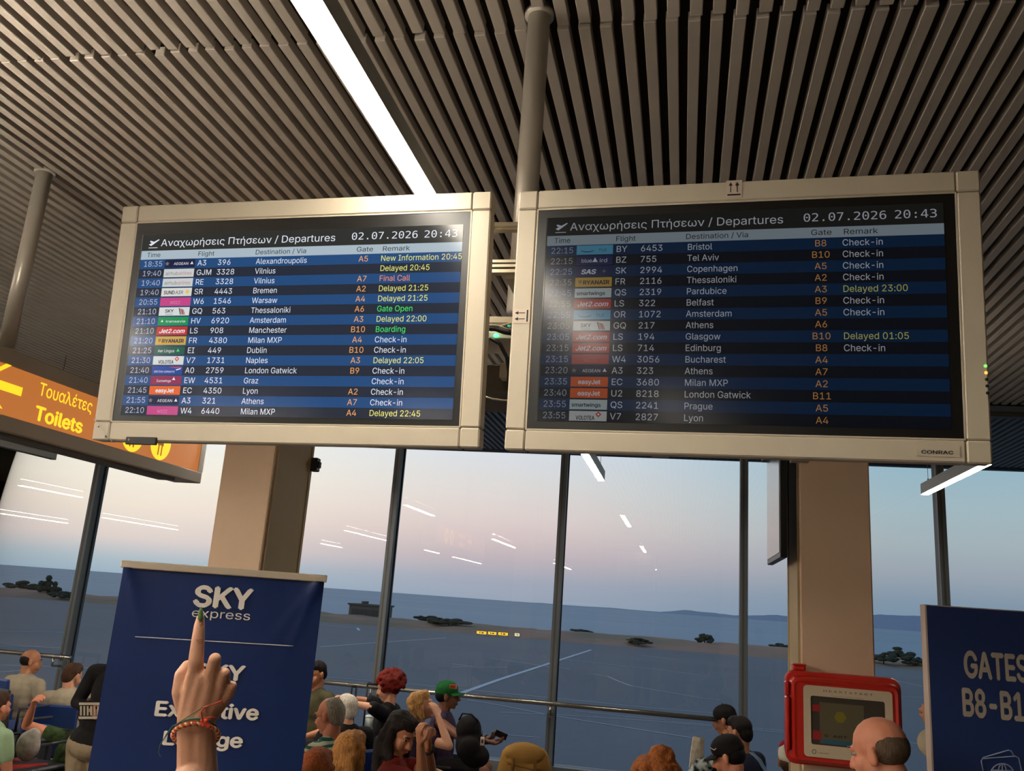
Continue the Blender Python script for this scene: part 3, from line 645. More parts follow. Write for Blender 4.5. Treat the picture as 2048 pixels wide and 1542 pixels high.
# stickers with double arrows
def sticker(pl, parent, cx, cz, rot):
    M = Matrix.Translation((cx, -.0006, cz)) @ Matrix.Rotation(rot, 4, 'Y'); mb = MB()
    mb.box((-.0205, -.0006, -.024), (.0205, .0006, .024), M_label, M=M)
    for s_ in (-.0085, .0085):
        mb.poly([(s_ - .0012, -.001, -.010), (s_ + .0012, -.001, -.010), (s_ + .0012, -.001, .010), (s_ - .0012, -.001, .010)], M_ink, M=M)
        mb.poly([(s_ - .0052, -.001, .009), (s_ + .0052, -.001, .009), (s_, -.001, .019)], M_ink, M=M)
    mb.poly([(-.017, -.001, -.019), (.017, -.001, -.019), (.017, -.001, -.0145), (-.017, -.001, -.0145)], M_ink, M=M)
    mb.build('arrow_sticker', parent)
u = plR.uv(1468, 378); sticker(plR, mR, u[0], u[1], 0.)
u = plR.uv(1043, 632); sticker(plR, mR, u[0], u[1], -PI / 2)
# maker's plate, LEDs
u0 = plR.uv(1833, 912); u1 = plR.uv(1919, 894)
MB().box((u0[0], -.0015, u0[1]), (u1[0], .001, u1[1]), M_bez).build('maker_plate', mR)
mb = MB(); a_ = plR.uv(1842, 908); b_ = plR.uv(1906, 908); put_text(mb, 'CONRAC', a_[0], a_[1] + .001, -.0024, .0155, M_ink, fit=b_[0] - a_[0], bold=.02); mb.build('maker_lettering', mR)
for k, (py, m) in enumerate(((732, glow('led_green', (110, 240, 90), 2.2)), (745.5, glow('led_orange', (255, 160, 70), 2.2)), (759, M_seal), (772, M_seal), (786, M_seal))):
    u = plR.uv(1971 + k * 1.0, py); MB().ell((u[0], -.0005, u[1]), (.0038, .002, .0038), m, 12, 6).build('indicator_light', mR)
# left screen: sensor box, protective film corner
u0 = plL.uv(252, 889); u1 = plL.uv(315, 875)
MB().box((u0[0], -.006, u0[1]), (u1[0], .004, u1[1]), mat('sensor_black', (24, 22, 22), .35), bev=.002).ell((u0[0] + .012, -.0062, (u0[1] + u1[1]) / 2 + .002), (.003, .002, .003), M_label, 8, 5).build('sensor_box', mL)
q = [plL.uv(189, 838), plL.uv(226, 884)]
MB().tube([(q[0][0], -.004, q[0][1]), (q[1][0], -.004, q[1][1])], .0012, mat('clear_plastic_edge', (214, 206, 196), .2), 6).ell((plL.uv(199, 853)[0], -.003, plL.uv(199, 853)[1]), (.0035, .003, .0035), M_steel, 8, 5).ell((plL.uv(213, 873)[0], -.003, plL.uv(213, 873)[1]), (.0035, .003, .0035), M_steel, 8, 5).build('corner_clip', mL)

# mounting frame and clutter seen in the gap between the screens
fr_ = thing('mounting_frame', 'aluminium mounting frame behind the two departures screens', 'frame', (0, 0, 0))
M_alu = mat('aluminium_profile', (160, 148, 126), .4, metal=.4)
def gz(py, Y, px=1000): return atY(px, py, Y).z
for (y0_, y1_, Yb_) in ((444, 452, 2.62), (455, 459, 2.64), (519, 525, 2.62), (528, 534, 2.62), (538, 545, 2.62), (633, 645, 2.6)):
    MB().box((-1.5, Yb_, gz(y1_, Yb_)), (.5, Yb_ + .03, gz(y0_, Yb_)), M_alu, bev=.001).build('cross_bar', fr_)
for x_ in (-1.3, -.9, -.1, .3): MB().box((x_, 2.36, 2.35), (x_ + .05, 2.62, 2.93), M_alu).build('upright', fr_)
MB().box((-.605, 2.66, 2.945), (-.57, 3.13, 2.968), M_alu).build('arm_plate', fr_)
jb = MB().box((-.75, 2.7, 2.56), (-.45, 3.0, 2.66), mat('grey_box', (96, 88, 76), .6), bev=.006).box((-.6, 2.65, 2.6), (-.52, 2.7, 2.65), M_label, bev=.003).build('junction_box', None)
tag(jb, 'grey junction box with sockets in the gap between the screens', 'box')
sw_ = thing('network_switch', 'small box with a glowing green light in the gap between the screens', 'box', (0, 0, 0))
MB().box((-.75, 2.55, 2.70), (-.45, 2.72, 2.725), mat('white_plastic', (188, 182, 168), .5), bev=.003).build('case', sw_)
p = atY(992, 671, 2.545); MB().ell(tuple(p), (.008, .003, .006), glow('led_bright_green', (60, 255, 120), 6.), 10, 6).build('indicator_light', sw_)
p = atY(1018, 652, 2.545); MB().ell(tuple(p), (.006, .003, .004), glow('led_teal', (40, 180, 130), 1.), 10, 6).build('indicator_light', sw_)
def cable(pts, r, m, lab, Y=2.5):
    P = [tuple(atY(a, b, Y + k * .01)) for k, (a, b) in enumerate(pts)]
    tag(MB().tube(P, r, m, 8).build('cable'), lab, 'cable')
Mw = mat('white_cable', (196, 182, 158), .5); Mk = mat('black_cable', (28, 22, 20), .5)
cable([(975, 650), (990, 651), (1003, 652), (1025, 645), (1060, 636)], .003, Mw, 'thin white cable curving upward between the screens')
cable([(1000, 653), (1015, 658), (1060, 662)], .0025, Mw, 'thin white cable level with the green light between the screens')
cable([(960, 654), (990, 658), (1010, 665), (1060, 672)], .007, Mk, 'thick black cable just above the green light')
cable([(980, 676), (1000, 688), (1014, 715), (1018, 745), (1016, 780)], .006, Mk, 'black cable looping down beside the right screen', 2.45)
cable([(965, 792), (985, 798), (1010, 801), (1040, 799)], .003, Mw, 'white cable sagging under the junction box')

M_case0 = mat('exit_case', (180, 180, 176), .5); M_gr = glow('exit_green', (40, 230, 110), 6., .4, (20, 120, 60))
# green emergency sign behind the left screen: its light tints the slats in the gap
q = atY(944, 560, 6.9); ex = thing('exit_sign', 'green lit emergency sign hidden behind the left screen, tinting the slats green', 'sign', q)
MB().box((-.2, -.03, -.1), (.2, .03, .1), M_case0).build('case', ex); MB().box((-.19, -.034, -.09), (.19, -.03, .09), M_gr).box((-.19, -.02, .1), (.19, .02, .104), M_gr).build('lit_face', ex)
for k in (-.15, .15): MB().tube([(k, 0, .1), (k, 0, ZC - q.z + .02)], .004, M_seal, 6).build('rod', ex)
# hanging poles
M_pole = mat('pole_paint', (190, 182, 168), .32, metal=.35)
def pole(x, y, z0, lab, foot=True):
    t_ = thing('hanging_pole', lab, 'pole', (x, y, z0))
    MB().tube([(0, 0, 0), (0, 0, ZC - z0 + .05)], .047, M_pole, 28).build('tube', t_)
    MB().tube([(0, 0, ZC - z0 - .004), (0, 0, ZC - z0 + .02)], .062, M_pole, 28).build('collar', t_)
    if foot: MB().tube([(0, 0, -.006), (0, 0, .004)], .07, M_pole, 28).build('foot_plate', t_)
pole(-.645, 3.1, 2.975, 'grey round pole holding the departures screens from the ceiling', False)
pole(-3.985, 4.27, 3.137, 'grey round pole holding the toilets sign from the ceiling')

# ================================================================ toilets sign
XS = -3.9; Y0s, Y1s = 2.9, 6.46; zb_, zt_ = 2.655, 3.13
sg = thing('toilets_sign', 'backlit orange toilets sign with yellow arrow and round pictograms', 'sign', (XS, Y0s, 0), rz=PI / 2)
M_case = mat('sign_case_grey', (176, 166, 148), .5, metal=.15); M_face = glow('sign_orange_glow', (196, 118, 56), .85, .35, (120, 60, 25))
M_yel = glow('sign_yellow_glow', (255, 205, 40), 1.25, .4, (220, 160, 20)); M_figure = glow('sign_figure', (190, 110, 30), .5, .4, (120, 60, 20))
L = Y1s - Y0s; fz0, fz1 = 2.745, 3.035
MB().box((0, .0, zt_ - .095), (L, .24, zt_), M_case, bev=.006).box((0, .0, zb_), (L, .24, fz0), M_case, bev=.006).box((0, .015, fz0), (L, .22, fz1), M_case).box((L - .07, 0, fz0), (L, .24, fz1), M_case).box((0, 0, fz0), (.05, .24, fz1), M_case).build('case', sg)
MB().box((.05, .004, fz0), (L - .07, .014, fz1), M_face).build('lit_face', sg)
MB().box((.0, .05, zb_ - .02), (L - .3, .19, zb_), mat('sign_case_dark', (84, 78, 70), .6)).build('bottom_channel', sg)
def su(px, py): p = atX(px, py, XS); return p.y - Y0s, p.z
tx = MB(); a = su(77, 789); b = su(183, 822); put_text(tx, 'Τουαλέτες', a[0], a[1] + .0, .003, .155, M_yel, fit=b[0] - a[0], bold=.005)
tx.build('greek_lettering', sg)
tx = MB(); a = su(68, 838); b = su(164, 866); put_text(tx, 'Toilets', a[0], a[1] - .0, .003, .165, M_yel, fit=b[0] - a[0], bold=.03); tx.build('lettering', sg)
ar = MB(); e = su(44, 784); zc_ = e[1]
ar.prism([(e[0], zc_ - .026), (e[0], zc_ + .026), (e[0] - .3, zc_ + .026), (e[0] - .3, zc_ - .026)], .0, .003, M_yel)
for s_ in (-1, 1): ar.prism([(e[0] - .34, zc_), (e[0] - .30, zc_), (e[0] - .12, zc_ + s_ * .13), (e[0] - .16, zc_ + s_ * .13)] if s_ > 0 else [(e[0] - .34, zc_), (e[0] - .16, zc_ - .13), (e[0] - .12, zc_ - .13), (e[0] - .30, zc_)], .0, .003, M_yel)
ar.build('arrow', sg)
for k, (xl, xr, yb, yy) in enumerate(((240, 287, 904, 888), (298, 344, 921, 893))):
    a = su(xl, yy)[0]; b = su(xr, yy)[0]; cx_ = (a + b) / 2; zb2 = su((xl + xr) / 2, yb)[1]; R_ = .13; cz = zb2 + R_
    pc = MB().disc((cx_, .0025, cz), R_, M_yel, 36); pc.build('pictogram_disc', sg)
    f = MB(); f.disc((cx_, .0015, cz + .07), .02, M_figure, 16)
    f.poly([(cx_ - .04, .0015, cz - .02), (cx_ + .04, .0015, cz - .02), (cx_ + .028, .0015, cz + .045), (cx_ - .028, .0015, cz + .045)], M_figure)
    for s_ in (-1, 1): f.poly([(cx_ + s_ * .02 - .008, .0015, cz - .095), (cx_ + s_ * .02 + .008, .0015, cz - .095), (cx_ + s_ * .02 + .008, .0015, cz - .02), (cx_ + s_ * .02 - .008, .0015, cz - .02)], M_figure)
    f.build('pictogram_figure', sg)

# ================================================================ wall screen seen edge-on
tv = thing('wall_screen', 'grey portrait screen edge-on at the left side of the right pillar', 'screen', (0, 0, 0))
MB().box((.50, 4.82, 2.22), (.535, 5.56, 3.5), mat('tv_black', (22, 22, 24), .4), bev=.004).build('case', tv)
MB().box((.497, 4.845, 2.25), (.5005, 5.535, 3.47), mat('tv_panel', (120, 124, 124), .12, noise=.1, nscale=3)).build('panel', tv)
MB().box((.47, 4.7, 2.86), (.545, 5.62, 2.9), mat('sign_case_dark', (84, 78, 70), .6)).build('bracket', tv)

# ================================================================ roll-up banner
O = Vector((-1.935, 3.515, 0)); an = math.radians(22.8); ub = Vector((math.cos(an), math.sin(an), 0))
bn = thing('banner_stand', 'dark blue roll-up banner with white airline lettering before the left pillar', 'banner', O, rz=an); pb_ = Plane(O, ub, (0, 0, 1))
M_navy = mat('banner_navy', (20, 42, 92), .34, noise=.06, nscale=2); M_bw = mat('banner_white', (236, 226, 214), .5)
BH = 1.925; nx, nz = 48, 60; vs = []; fs = []
for j in range(nz + 1):
    for i in range(nx + 1):
        u_ = i / nx; v_ = j / nz; x_ = (u_ - .5) * .836; z_ = .08 + v_ * (BH - .08)
        d_ = .0
        for cx_, sg_ in ((0.0, 1), (1.0, -1)):            # creases fanning from the top corners
            du = abs(u_ - cx_) * .836; dv = (1 - v_) * 1.845
            for k_, am in ((.42, .012), (.85, .014), (1.7, .007)):
                d_ += am * math.exp(-((du * 1.0 - dv * k_ * .8 - .02) / .016) ** 2) * math.exp(-(du + dv) / .22)
        d_ += .002 * math.sin(u_ * 9 + v_ * 3)
        vs.append((x_, -d_, z_))
for j in range(nz):
    for i in range(nx): a = j * (nx + 1) + i; fs.append((a, a + 1, a + nx + 2, a + nx + 1))
MB().add(vs, fs, M_navy, smooth=True).build('printed_sheet', bn)
MB().box((-.428, -.012, BH - .003), (.428, .012, BH + .028), mat('banner_rail', (206, 190, 168), .4, metal=.2), bev=.003).build('top_rail', bn)
MB().box((-.44, -.1, .02), (.44, .1, .09), M_steel, bev=.01).build('base_cassette', bn)
MB().tube([(0, .03, .08), (0, .02, BH)], .008, M_steel, 8).build('support_pole', bn)
for s_ in (-.3, .3): MB().box((s_ - .03, -.2, .0), (s_ + .03, .2, .02), M_steel).build('foot', bn)
bt = MB(); YB = -.010
def btxt(s, px0, py0, px1, size_px, **kw):
    a = pb_.uv(px0, py0); b = pb_.uv(px1, py0 + (px1 - px0) * .07); c = pb_.uv(px0, py0 - size_px)
    put_text(bt, s, a[0], a[1], YB, (c[1] - a[1]) / .59, M_bw, fit=b[0] - a[0], **kw)
def flush(nm='white_lettering'):
    global bt
    bt.build(nm, bn); bt = MB()
btxt('SKY', 385, 1211, 503, 46, bold=.035); flush(); btxt('express', 382, 1233, 498, 20); flush()
a = pb_.uv(271, 1273); b = pb_.uv(587, 1290); bt.poly([(a[0], YB, a[1] - .0015), (b[0], YB, a[1] - .0015), (b[0], YB, a[1] + .0015), (a[0], YB, a[1] + .0015)], M_bw); flush('white_rule')
btxt('SKY', 388, 1356, 488, 34, bold=.03); flush(); btxt('Executive', 307, 1430, 514, 33, bold=.03); flush(); btxt('Lounge', 323, 1488, 482, 31, bold=.03)
bt.build('white_lettering', bn)

# ================================================================ gates panel
GY = 3.6; gx = .249 * GY
gp = thing('gates_panel', 'dark blue gates panel with pale lettering standing at the right edge', 'sign', (gx, GY, 0)); pg = Plane((gx, GY, 0), (1, 0, 0), (0, 0, 1))
M_gn = mat('panel_navy', (30, 50, 102), .45, noise=.04, nscale=2); M_gt = mat('panel_lettering', (176, 164, 148), .6); M_ge = mat('panel_edge', (196, 176, 160), .5)
MB().box((0.006, 0, .06), (.80, .012, 1.992), M_gn).build('front_board', gp)
MB().box((0, 0.001, .06), (.006, .07, 1.996), M_ge).box((.80, 0, .06), (.806, .07, 1.996), M_ge).box((0.006, .012, 1.985), (.8, .07, 1.996), M_ge).box((.006, .058, .06), (.8, .07, 1.985), M_ge).build('edge_frame', gp)
MB().box((-.05, -.15, 0), (.85, .22, .06), mat('panel_foot', (60, 60, 64), .5), bev=.01).build('base', gp)
g = MB()
def gtxt(s, x0, yb, x1, h_px):
    a = pg.uv(x0, yb); b = pg.uv(x1, yb + (x1 - x0) * .07); c = pg.uv(x0, yb - h_px); put_text(g, s, a[0], a[1], -.0012, (c[1] - a[1]) / .59, M_gt, fit=b[0] - a[0], bold=.03)
gtxt('GATES', 1928, 1353, 2058, 58); g.build('gate_lettering', gp); g = MB(); gtxt('B8-B11', 1924, 1430, 2074, 61); g.build('gate_lettering', gp)
ic = MB()
def gl2(px, py): u_ = pg.uv(px, py); return (u_[0], -.003, u_[1])
def stroke(pts, closed=False): ic.tube([gl2(*p) for p in pts], .0022, mat('icon_line', (150, 162, 196), .6), 6, closed=closed)
stroke([(1966, 1542), (1962, 1522), (1964, 1517), (2030, 1512), (2037, 1516), (2044, 1548)]); stroke([(1965, 1515), (2016, 1500), (2022, 1502), (2027, 1511)])
stroke([(2004 + 24 * math.cos(k * PI / 12), 1551 + 24 * math.sin(k * PI / 12)) for k in range(24)], True); stroke([(2004 + 9 * math.cos(k * PI / 12), 1551 + 24 * math.sin(k * PI / 12)) for k in range(24)], True)
stroke([(2004, 1527), (2004, 1575)]); stroke([(1983, 1540), (2025, 1541)]); stroke([(1980, 1552), (2028, 1553)])
ic.build('passport_icon', gp)

# ================================================================ defibrillator cabinet
AY = 4.62
ad = thing('defibrillator_cabinet', 'red wall cabinet with cream door label and window holding a defibrillator', 'cabinet', (0, AY, 0)); pa = Plane((0, AY, 0), (1, 0, 0), (0, 0, 1))
M_red = mat('red_plastic', (196, 40, 30), .28, coat=.4); M_cream = mat('cream_label', (206, 188, 160), .5)
def rr2(x0, z0, x1, z1, r, n=6):
    pts = []
    for cx_, cz, a0 in ((x1 - r, z1 - r, 0), (x0 + r, z1 - r, 90), (x0 + r, z0 + r, 180), (x1 - r, z0 + r, 270)):
        for k in range(n + 1): an_ = math.radians(a0 + 90 * k / n); pts.append((cx_ + r * math.cos(an_), cz + r * math.sin(an_)))
    return pts
def loft(rings, m, mb):           # rings of equal outlines at increasing depth
    vs = []; fs = []; n = len(rings[0][1])
    for y_, pts in rings: vs += [(p[0], y_, p[1]) for p in pts]
    for i in range(len(rings) - 1):
        for k in range(n): a = i * n + k; b = i * n + (k + 1) % n; fs.append((a, b, b + n, a + n))
    fs.append(tuple(range(n)))
    mb.add(vs, fs, m, smooth=False); return mb
X0, Z1 = pa.uv(1582, 1352); X1 = pa.uv(1806, 1368)[0]; Z0 = pa.uv(1590, 1528)[1]
mbx = MB(); loft([(.035, rr2(X0 + .03, Z0 + .03, X1 - .03, Z1 - .03, .02)), (.03, rr2(X0 + .018, Z0 + .018, X1 - .018, Z1 - .018, .028)), (.045, rr2(X0 + .006, Z0 + .006, X1 - .006, Z1 - .006, .035)), (.075, rr2(X0, Z0, X1, Z1, .04)), (.1, rr2(X0, Z0, X1, Z1, .04))], M_red, mbx)
mbx.build('door', ad)
rear = MB(); loft([(.1, rr2(X0 - .012, Z0 - .012, X1 + .012, Z1 + .02, .045)), (.115, rr2(X0 - .016, Z0 - .014, X1 + .014, Z1 + .024, .045)), (.23, rr2(X0 - .01, Z0, X1 + .0, Z1 + .012, .045))], M_red, rear); rear.build('housing', ad)
MB().box((X0 - .022, .03, Z0 + .05), (X0 - .004, .11, Z1 - .10), M_red, bev=.006).box((X0 - .022, .05, Z1 - .095), (X0 - .004, .11, Z1 - .03), M_red, bev=.005).build('hinge_cover', ad)
u0 = pa.uv(1592, 1350); MB().box((u0[0], .12, Z1 + .02), (u0[0] + .062, .19, Z1 + .05), M_red, bev=.008).box((u0[0] - .003, .115, Z1 + .046), (u0[0] + .065, .195, Z1 + .055), M_red, bev=.003).build('alarm_beacon', ad)
lx0, lz1 = pa.uv(1608, 1370); lx1 = pa.uv(1787, 1382)[0]; lz0 = pa.uv(1612, 1514)[1]; wx0, wz1 = pa.uv(1623, 1392); wx1 = pa.uv(1772, 1403)[0]; wz0 = pa.uv(1626, 1490)[1]
o_ = rr2(lx0, lz0, lx1, lz1, .018); i_ = rr2(wx0, wz0, wx1, wz1, .01); n = len(o_); lab_ = MB()
lab_.add([(p[0], .0285, p[1]) for p in o_] + [(p[0], .0285, p[1]) for p in i_], [(k, (k + 1) % n, (k + 1) % n + n, k + n) for k in range(n)], M_cream); lab_.build('door_label', ad)
win = MB(); win.poly([(p[0], .0345, p[1]) for p in i_], mat('cabinet_interior', (58, 50, 42), .6)); win.build('window_recess', ad)
ww, wh = wx1 - wx0, wz1 - wz0; dv = MB()
def wq(a, b, c, d, m, y=.0335): dv.poly([(wx0 + ww * a, y, wz0 + wh * b), (wx0 + ww * c, y, wz0 + wh * b), (wx0 + ww * c, y, wz0 + wh * d), (wx0 + ww * a, y, wz0 + wh * d)], m)
wq(.12, .03, .72, .88, mat('device_grey', (92, 84, 60), .6)); wq(.02, .1, .14, .28, mat('device_red', (150, 30, 30), .5), .033); wq(.02, .68, .13, .82, mat('device_red', (150, 30, 30), .5), .033)
wq(.14, .03, .74, .12, mat('device_blue', (40, 90, 110), .5), .033); dv.disc((wx0 + ww * .4, .033, wz0 + wh * .6), .028, mat('device_yellow', (120, 110, 24), .5), 6)
dv.build('defibrillator', ad)
at = MB(); a = pa.uv(1648, 1384); b = pa.uv(1747, 1391); put_text(at, 'HEARTSTART', a[0], a[1] - .001, .0278, .0175, M_ink, fit=b[0] - a[0], spacing=1.35)
a = pa.uv(1664, 1393); b = pa.uv(1728, 1397); put_text(at, 'First Aid Defibrillation', a[0], a[1] - .001, .0278, .006, M_ink, fit=b[0] - a[0])
a = pa.uv(1638, 1508); b = pa.uv(1659, 1510); put_text(at, 'Laerdal', a[0], a[1] - .001, .0278, .011, M_ink, fit=b[0] - a[0])
a = pa.uv(1630, 1505)
at.tube([(a[0] + .009 * math.cos(k * PI / 8), .0278, a[1] + .009 * math.sin(k * PI / 8)) for k in range(16)], .0012, M_ink, 5, closed=True)
a = pa.uv(1650, 1475); b = pa.uv(1697, 1479); put_text(at, 'S  ART', a[0], a[1], .0325, .02, M_ink, fit=b[0] - a[0], bold=.02)
at.build('label_lettering', ad)
# ================================================================ people
def skin(n, c): return mat('skin_' + n, c, .55, noise=.06, nscale=14, bump=.08, bscale=180)
SK = dict(light=skin('light', (206, 150, 118)), tan=skin('tan', (176, 118, 84)), dark=skin('dark', (124, 78, 54)), ruddy=skin('ruddy', (206, 134, 104)))
def cloth(n, c, **k): return mat('cloth_' + n, c, .85, spec=.2, noise=k.pop('noise', .12), nscale=k.pop('nscale', 9), bump=.25, bscale=28, **k)
def hairm(n, c): return mat('hair_' + n, c, .6, spec=.2, noise=.45, nscale=26, stretch=(6, 6, .8), bump=.6, bscale=60)
M_eye = mat('eye_white', (168, 156, 148), .4); M_iris = mat('eye_iris', (44, 30, 22), .2); M_lip = mat('lips', (170, 92, 78), .5)
class Body:
    def __init__(s): s.v = []; s.f = []
    def _a(s, g):
        k = len(s.v); s.v += [tuple(q) for q in g[0]]; s.f += [tuple(k + i for i in f) for f in g[1]]; return s
    def cap(s, a, b, r0, r1=None): return s._a(cap_geo(a, b, r0, r0 if r1 is None else r1))
    def ell(s, c, r, R=None): return s._a(ell_geo(c, r, R))
    def chain(s, pts, rs):
        for (a, b), (p, q) in zip(zip(pts, pts[1:]), zip(rs, rs[1:])): s.cap(a, b, p, q)
        return s
    def build(s, name, m, parent, vox, smooth=2, fac=.5, disp=None):
        me = bpy.data.meshes.new(name); me.from_pydata(s.v, [], s.f); me.materials.append(m)
        o = bpy.data.objects.new(name, me); COL.objects.link(o)
        if parent: o.parent = parent
        r = o.modifiers.new('surface', 'REMESH'); r.mode = 'VOXEL'; r.voxel_size = vox; r.use_smooth_shade = True
        if smooth: q = o.modifiers.new('relax', 'SMOOTH'); q.factor = fac; q.iterations = smooth
        if disp:
            tx_ = bpy.data.textures.get('curl') or bpy.data.textures.new('curl', 'CLOUDS'); tx_.noise_scale = .03
            d = o.modifiers.new('curls', 'DISPLACE'); d.texture = tx_; d.strength = disp; d.mid_level = .5
        return o
def hand_on(b, wrist, direction, palm_n, curl=.6, s=1., thumb=1):
    """a palm, four unequal bent fingers and a thumb from the side of the palm"""
    d = Vector(direction).normalized(); n = Vector(palm_n); n = (n - n.dot(d) * d).normalized(); u = d.cross(n) * thumb; w0 = Vector(wrist)
    for k in (-.028, -.010, .010, .026): b.cap(w0 + u * k * .6 * s, w0 + d * .082 * s + u * k * 1.1 * s, .017 * s, .013 * s)
    for k, (off, L) in enumerate(((.031, .075), (.011, .085), (-.010, .078), (-.029, .060))):
        p = w0 + d * .085 * s + u * off * s; L *= s; a = curl
        d1 = (d * math.cos(a) + n * math.sin(a)); d2 = (d * math.cos(a * 2.1) + n * math.sin(a * 2.1)); d3 = (d * math.cos(a * 2.9) + n * math.sin(a * 2.9))
        q1 = p + d1 * L * .45; q2 = q1 + d2 * L * .32; q3 = q2 + d3 * L * .22; b.chain([p, q1, q2, q3], [.0095 * s, .0085 * s, .0078 * s, .0068 * s])
    p = w0 + d * .02 * s + u * .028 * s; q1 = p + (d * .6 + u * .75 + n * .3).normalized() * .038 * s; q2 = q1 + (d * .85 + u * .2 + n * .4).normalized() * .032 * s; q3 = q2 + (d * .9 - u * .1 + n * .4).normalized() * .022 * s
    b.chain([p, q1, q2, q3], [.015 * s, .012 * s, .0105 * s, .0085 * s])
def person(label, px, py, Y, facing, hair='short', hairc='brown', sk='light', top=None, bottom=None, yaw=0., pitch=0., roll=0., lean=(0, 0), stand=False, arms=None, fat=1., sleeve=.5,
           vox=.0085, torso=None, hs=1., headoff=(0, .025), shorts=False, female=False, extra=None, face=True, at=None, nohand=None):
    """px,py,Y: the crown of the head; facing: compass angle from the window direction towards the right"""
    crown = Vector(at) if at else atY(px, py, Y); a = math.radians(facing); s = hs
    hc = Vector((crown.x, crown.y, crown.z - .113 * s - (.012 if hair != 'bald' else 0)))
    # torso length fixed; the hip height follows from the head height
    T = torso or (min(.52, max(.37, crown.z - .263 - .42)) if not stand else .53); lx, ly = lean
    up_ = math.sqrt(max(.01, T * T - lx * lx - ly * ly))
    Rz = Matrix.Rotation(-a, 3, 'Z')
    neck_l = Vector((lx, ly, up_)); head_l = neck_l + Vector((headoff[0], headoff[1], .15 * s))
    o2 = Rz @ Vector((head_l.x, head_l.y, 0)); hipz = hc.z - head_l.z
    root = thing('person', label, 'person', (hc.x - o2.x, hc.y - o2.y, 0), rz=-a, group=None)
    W2L = (Matrix.Translation((hc.x - o2.x, hc.y - o2.y, 0)) @ Matrix.Rotation(-a, 4, 'Z')).inverted()
    hip = Vector((0, 0, hipz)); neck = hip + neck_l; head = hip + head_l
    up_t = neck_l.normalized(); shw = (.165 if female else .19) * fat ** .5
    RH = Matrix.Rotation(math.radians(-yaw), 3, 'Z') @ Matrix.Rotation(math.radians(pitch), 3, 'X') @ Matrix.Rotation(math.radians(roll), 3, 'Y')
    H = lambda x, y, z: head + RH @ Vector((x, y, z)) * s
    def HE(b, c, r, m=1.): b.ell(H(*c), tuple(v * s * m for v in r), RH)
    b = Body(); sh = {}
    # head
    HE(b, (0, -.012, .028), (.074, .094, .086)); HE(b, (0, .022, -.028), (.060, .068, .082)); HE(b, (0, .032, -.074), (.044, .046, .034)); b.cap(H(-.008, .062, -.096), H(.008, .062, -.096), .017 * s)
    b.cap(H(0, .088, .004), H(0, .107, -.032), .008 * s, .0125 * s); b.cap(H(-.011, .094, -.036), H(.011, .094, -.036), .009 * s); b.cap(H(-.034, .078, .022), H(.034, .078, .022), .012 * s)
    for q in (-1, 1): b.cap(H(q * .036, .058, -.03), H(q * .030, .064, -.045), .024 * s); HE(b, (q * .079, -.004, -.012), (.011, .019, .033)); b.cap(H(q * .083, -.012, .012), H(q * .084, -.012, -.02), .008 * s)
    b.cap(H(-.017, .086, -.061), H(.017, .086, -.061), .0085 * s); b.cap(H(-.014, .083, -.073), H(.014, .083, -.073), .009 * s)
    b.cap(H(0, -.022, -.07), neck + up_t * -.02, .053 * s * (.86 if female else 1), .062 * (.86 if female else 1))
    # torso
    def torso_geo(b, g):
        c1 = hip + neck_l * .68; c2 = hip + neck_l * .34; f_ = fat
        Rt = up_t.to_track_quat('Z', 'Y').to_matrix()
        b.ell(hip + Vector((0, 0, .02)), (.165 * f_ + g, .125 * f_ + g, .13 + g), Rt); b.ell(c2, (.145 * f_ + g, .112 * f_ + g, .17 + g), Rt); b.ell(c1, (.158 * f_ ** .6 + g, .115 * f_ ** .6 + g, .165 + g), Rt)
        b.cap(neck + Vector((-shw + .02, 0, -.055)), neck + Vector((shw - .02, 0, -.055)), .052 + g); b.cap(neck + Vector((-.06, 0, -.03)), neck + Vector((.06, 0, -.03)), .05 + g)
        if female:
            for q in (-1, 1): b.ell(c1 + Rt @ Vector((q * .07, .095, .0)), (.058 + g, .05 + g, .058 + g), Rt)
    torso_geo(b, 0)
    # arms
    A = {'L': None, 'R': None}; A.update(arms or {}); J = {}
    for k, q in (('L', -1), ('R', 1)):
        sp = neck + Vector((q * shw, 0, -.06)); v = A[k]
        def cv(p):
            if p[0] == 'w': return W2L @ Vector(p[1:])
            if len(p) == 4: return W2L @ atY(p[1], p[2], p[3])
            return sp + Vector(p)
        if v is None:
            e = sp + Vector((q * .06, .04, -.27)); w_ = (e + Vector((-q * .06, .22, -.05))) if not stand else e + Vector((0, .08, -.24)); dr = None
        else: e = cv(v[0]); w_ = cv(v[1])
        # keep human arm lengths
        ue = e - sp; e = sp + ue.normalized() * min(max(ue.length, .25), .31); fe = w_ - e; w_ = e + fe.normalized() * min(max(fe.length, .2), .27)
        J[k] = (sp, e, w_); fr = .86 if female else 1.
        if k == nohand: b.chain([sp, sp + (e - sp) * .5, e], [.045, .040, .034]); continue
        b.chain([sp, sp + (e - sp) * .5, e, e + (w_ - e) * .3, w_], [.05 * fr, .045 * fr, .038 * fr, .038 * fr, .026 * fr])
        pn = (v[2] if v and len(v) > 2 else (0, .2, -1)); cu_ = (v[3] if v and len(v) > 3 else .45); hd_ = v[4] if v and len(v) > 4 else (w_ - e)
        hand_on(b, w_ + (w_ - e).normalized() * .01, hd_, pn, cu_, .95 * fr + .05, thumb=-q)
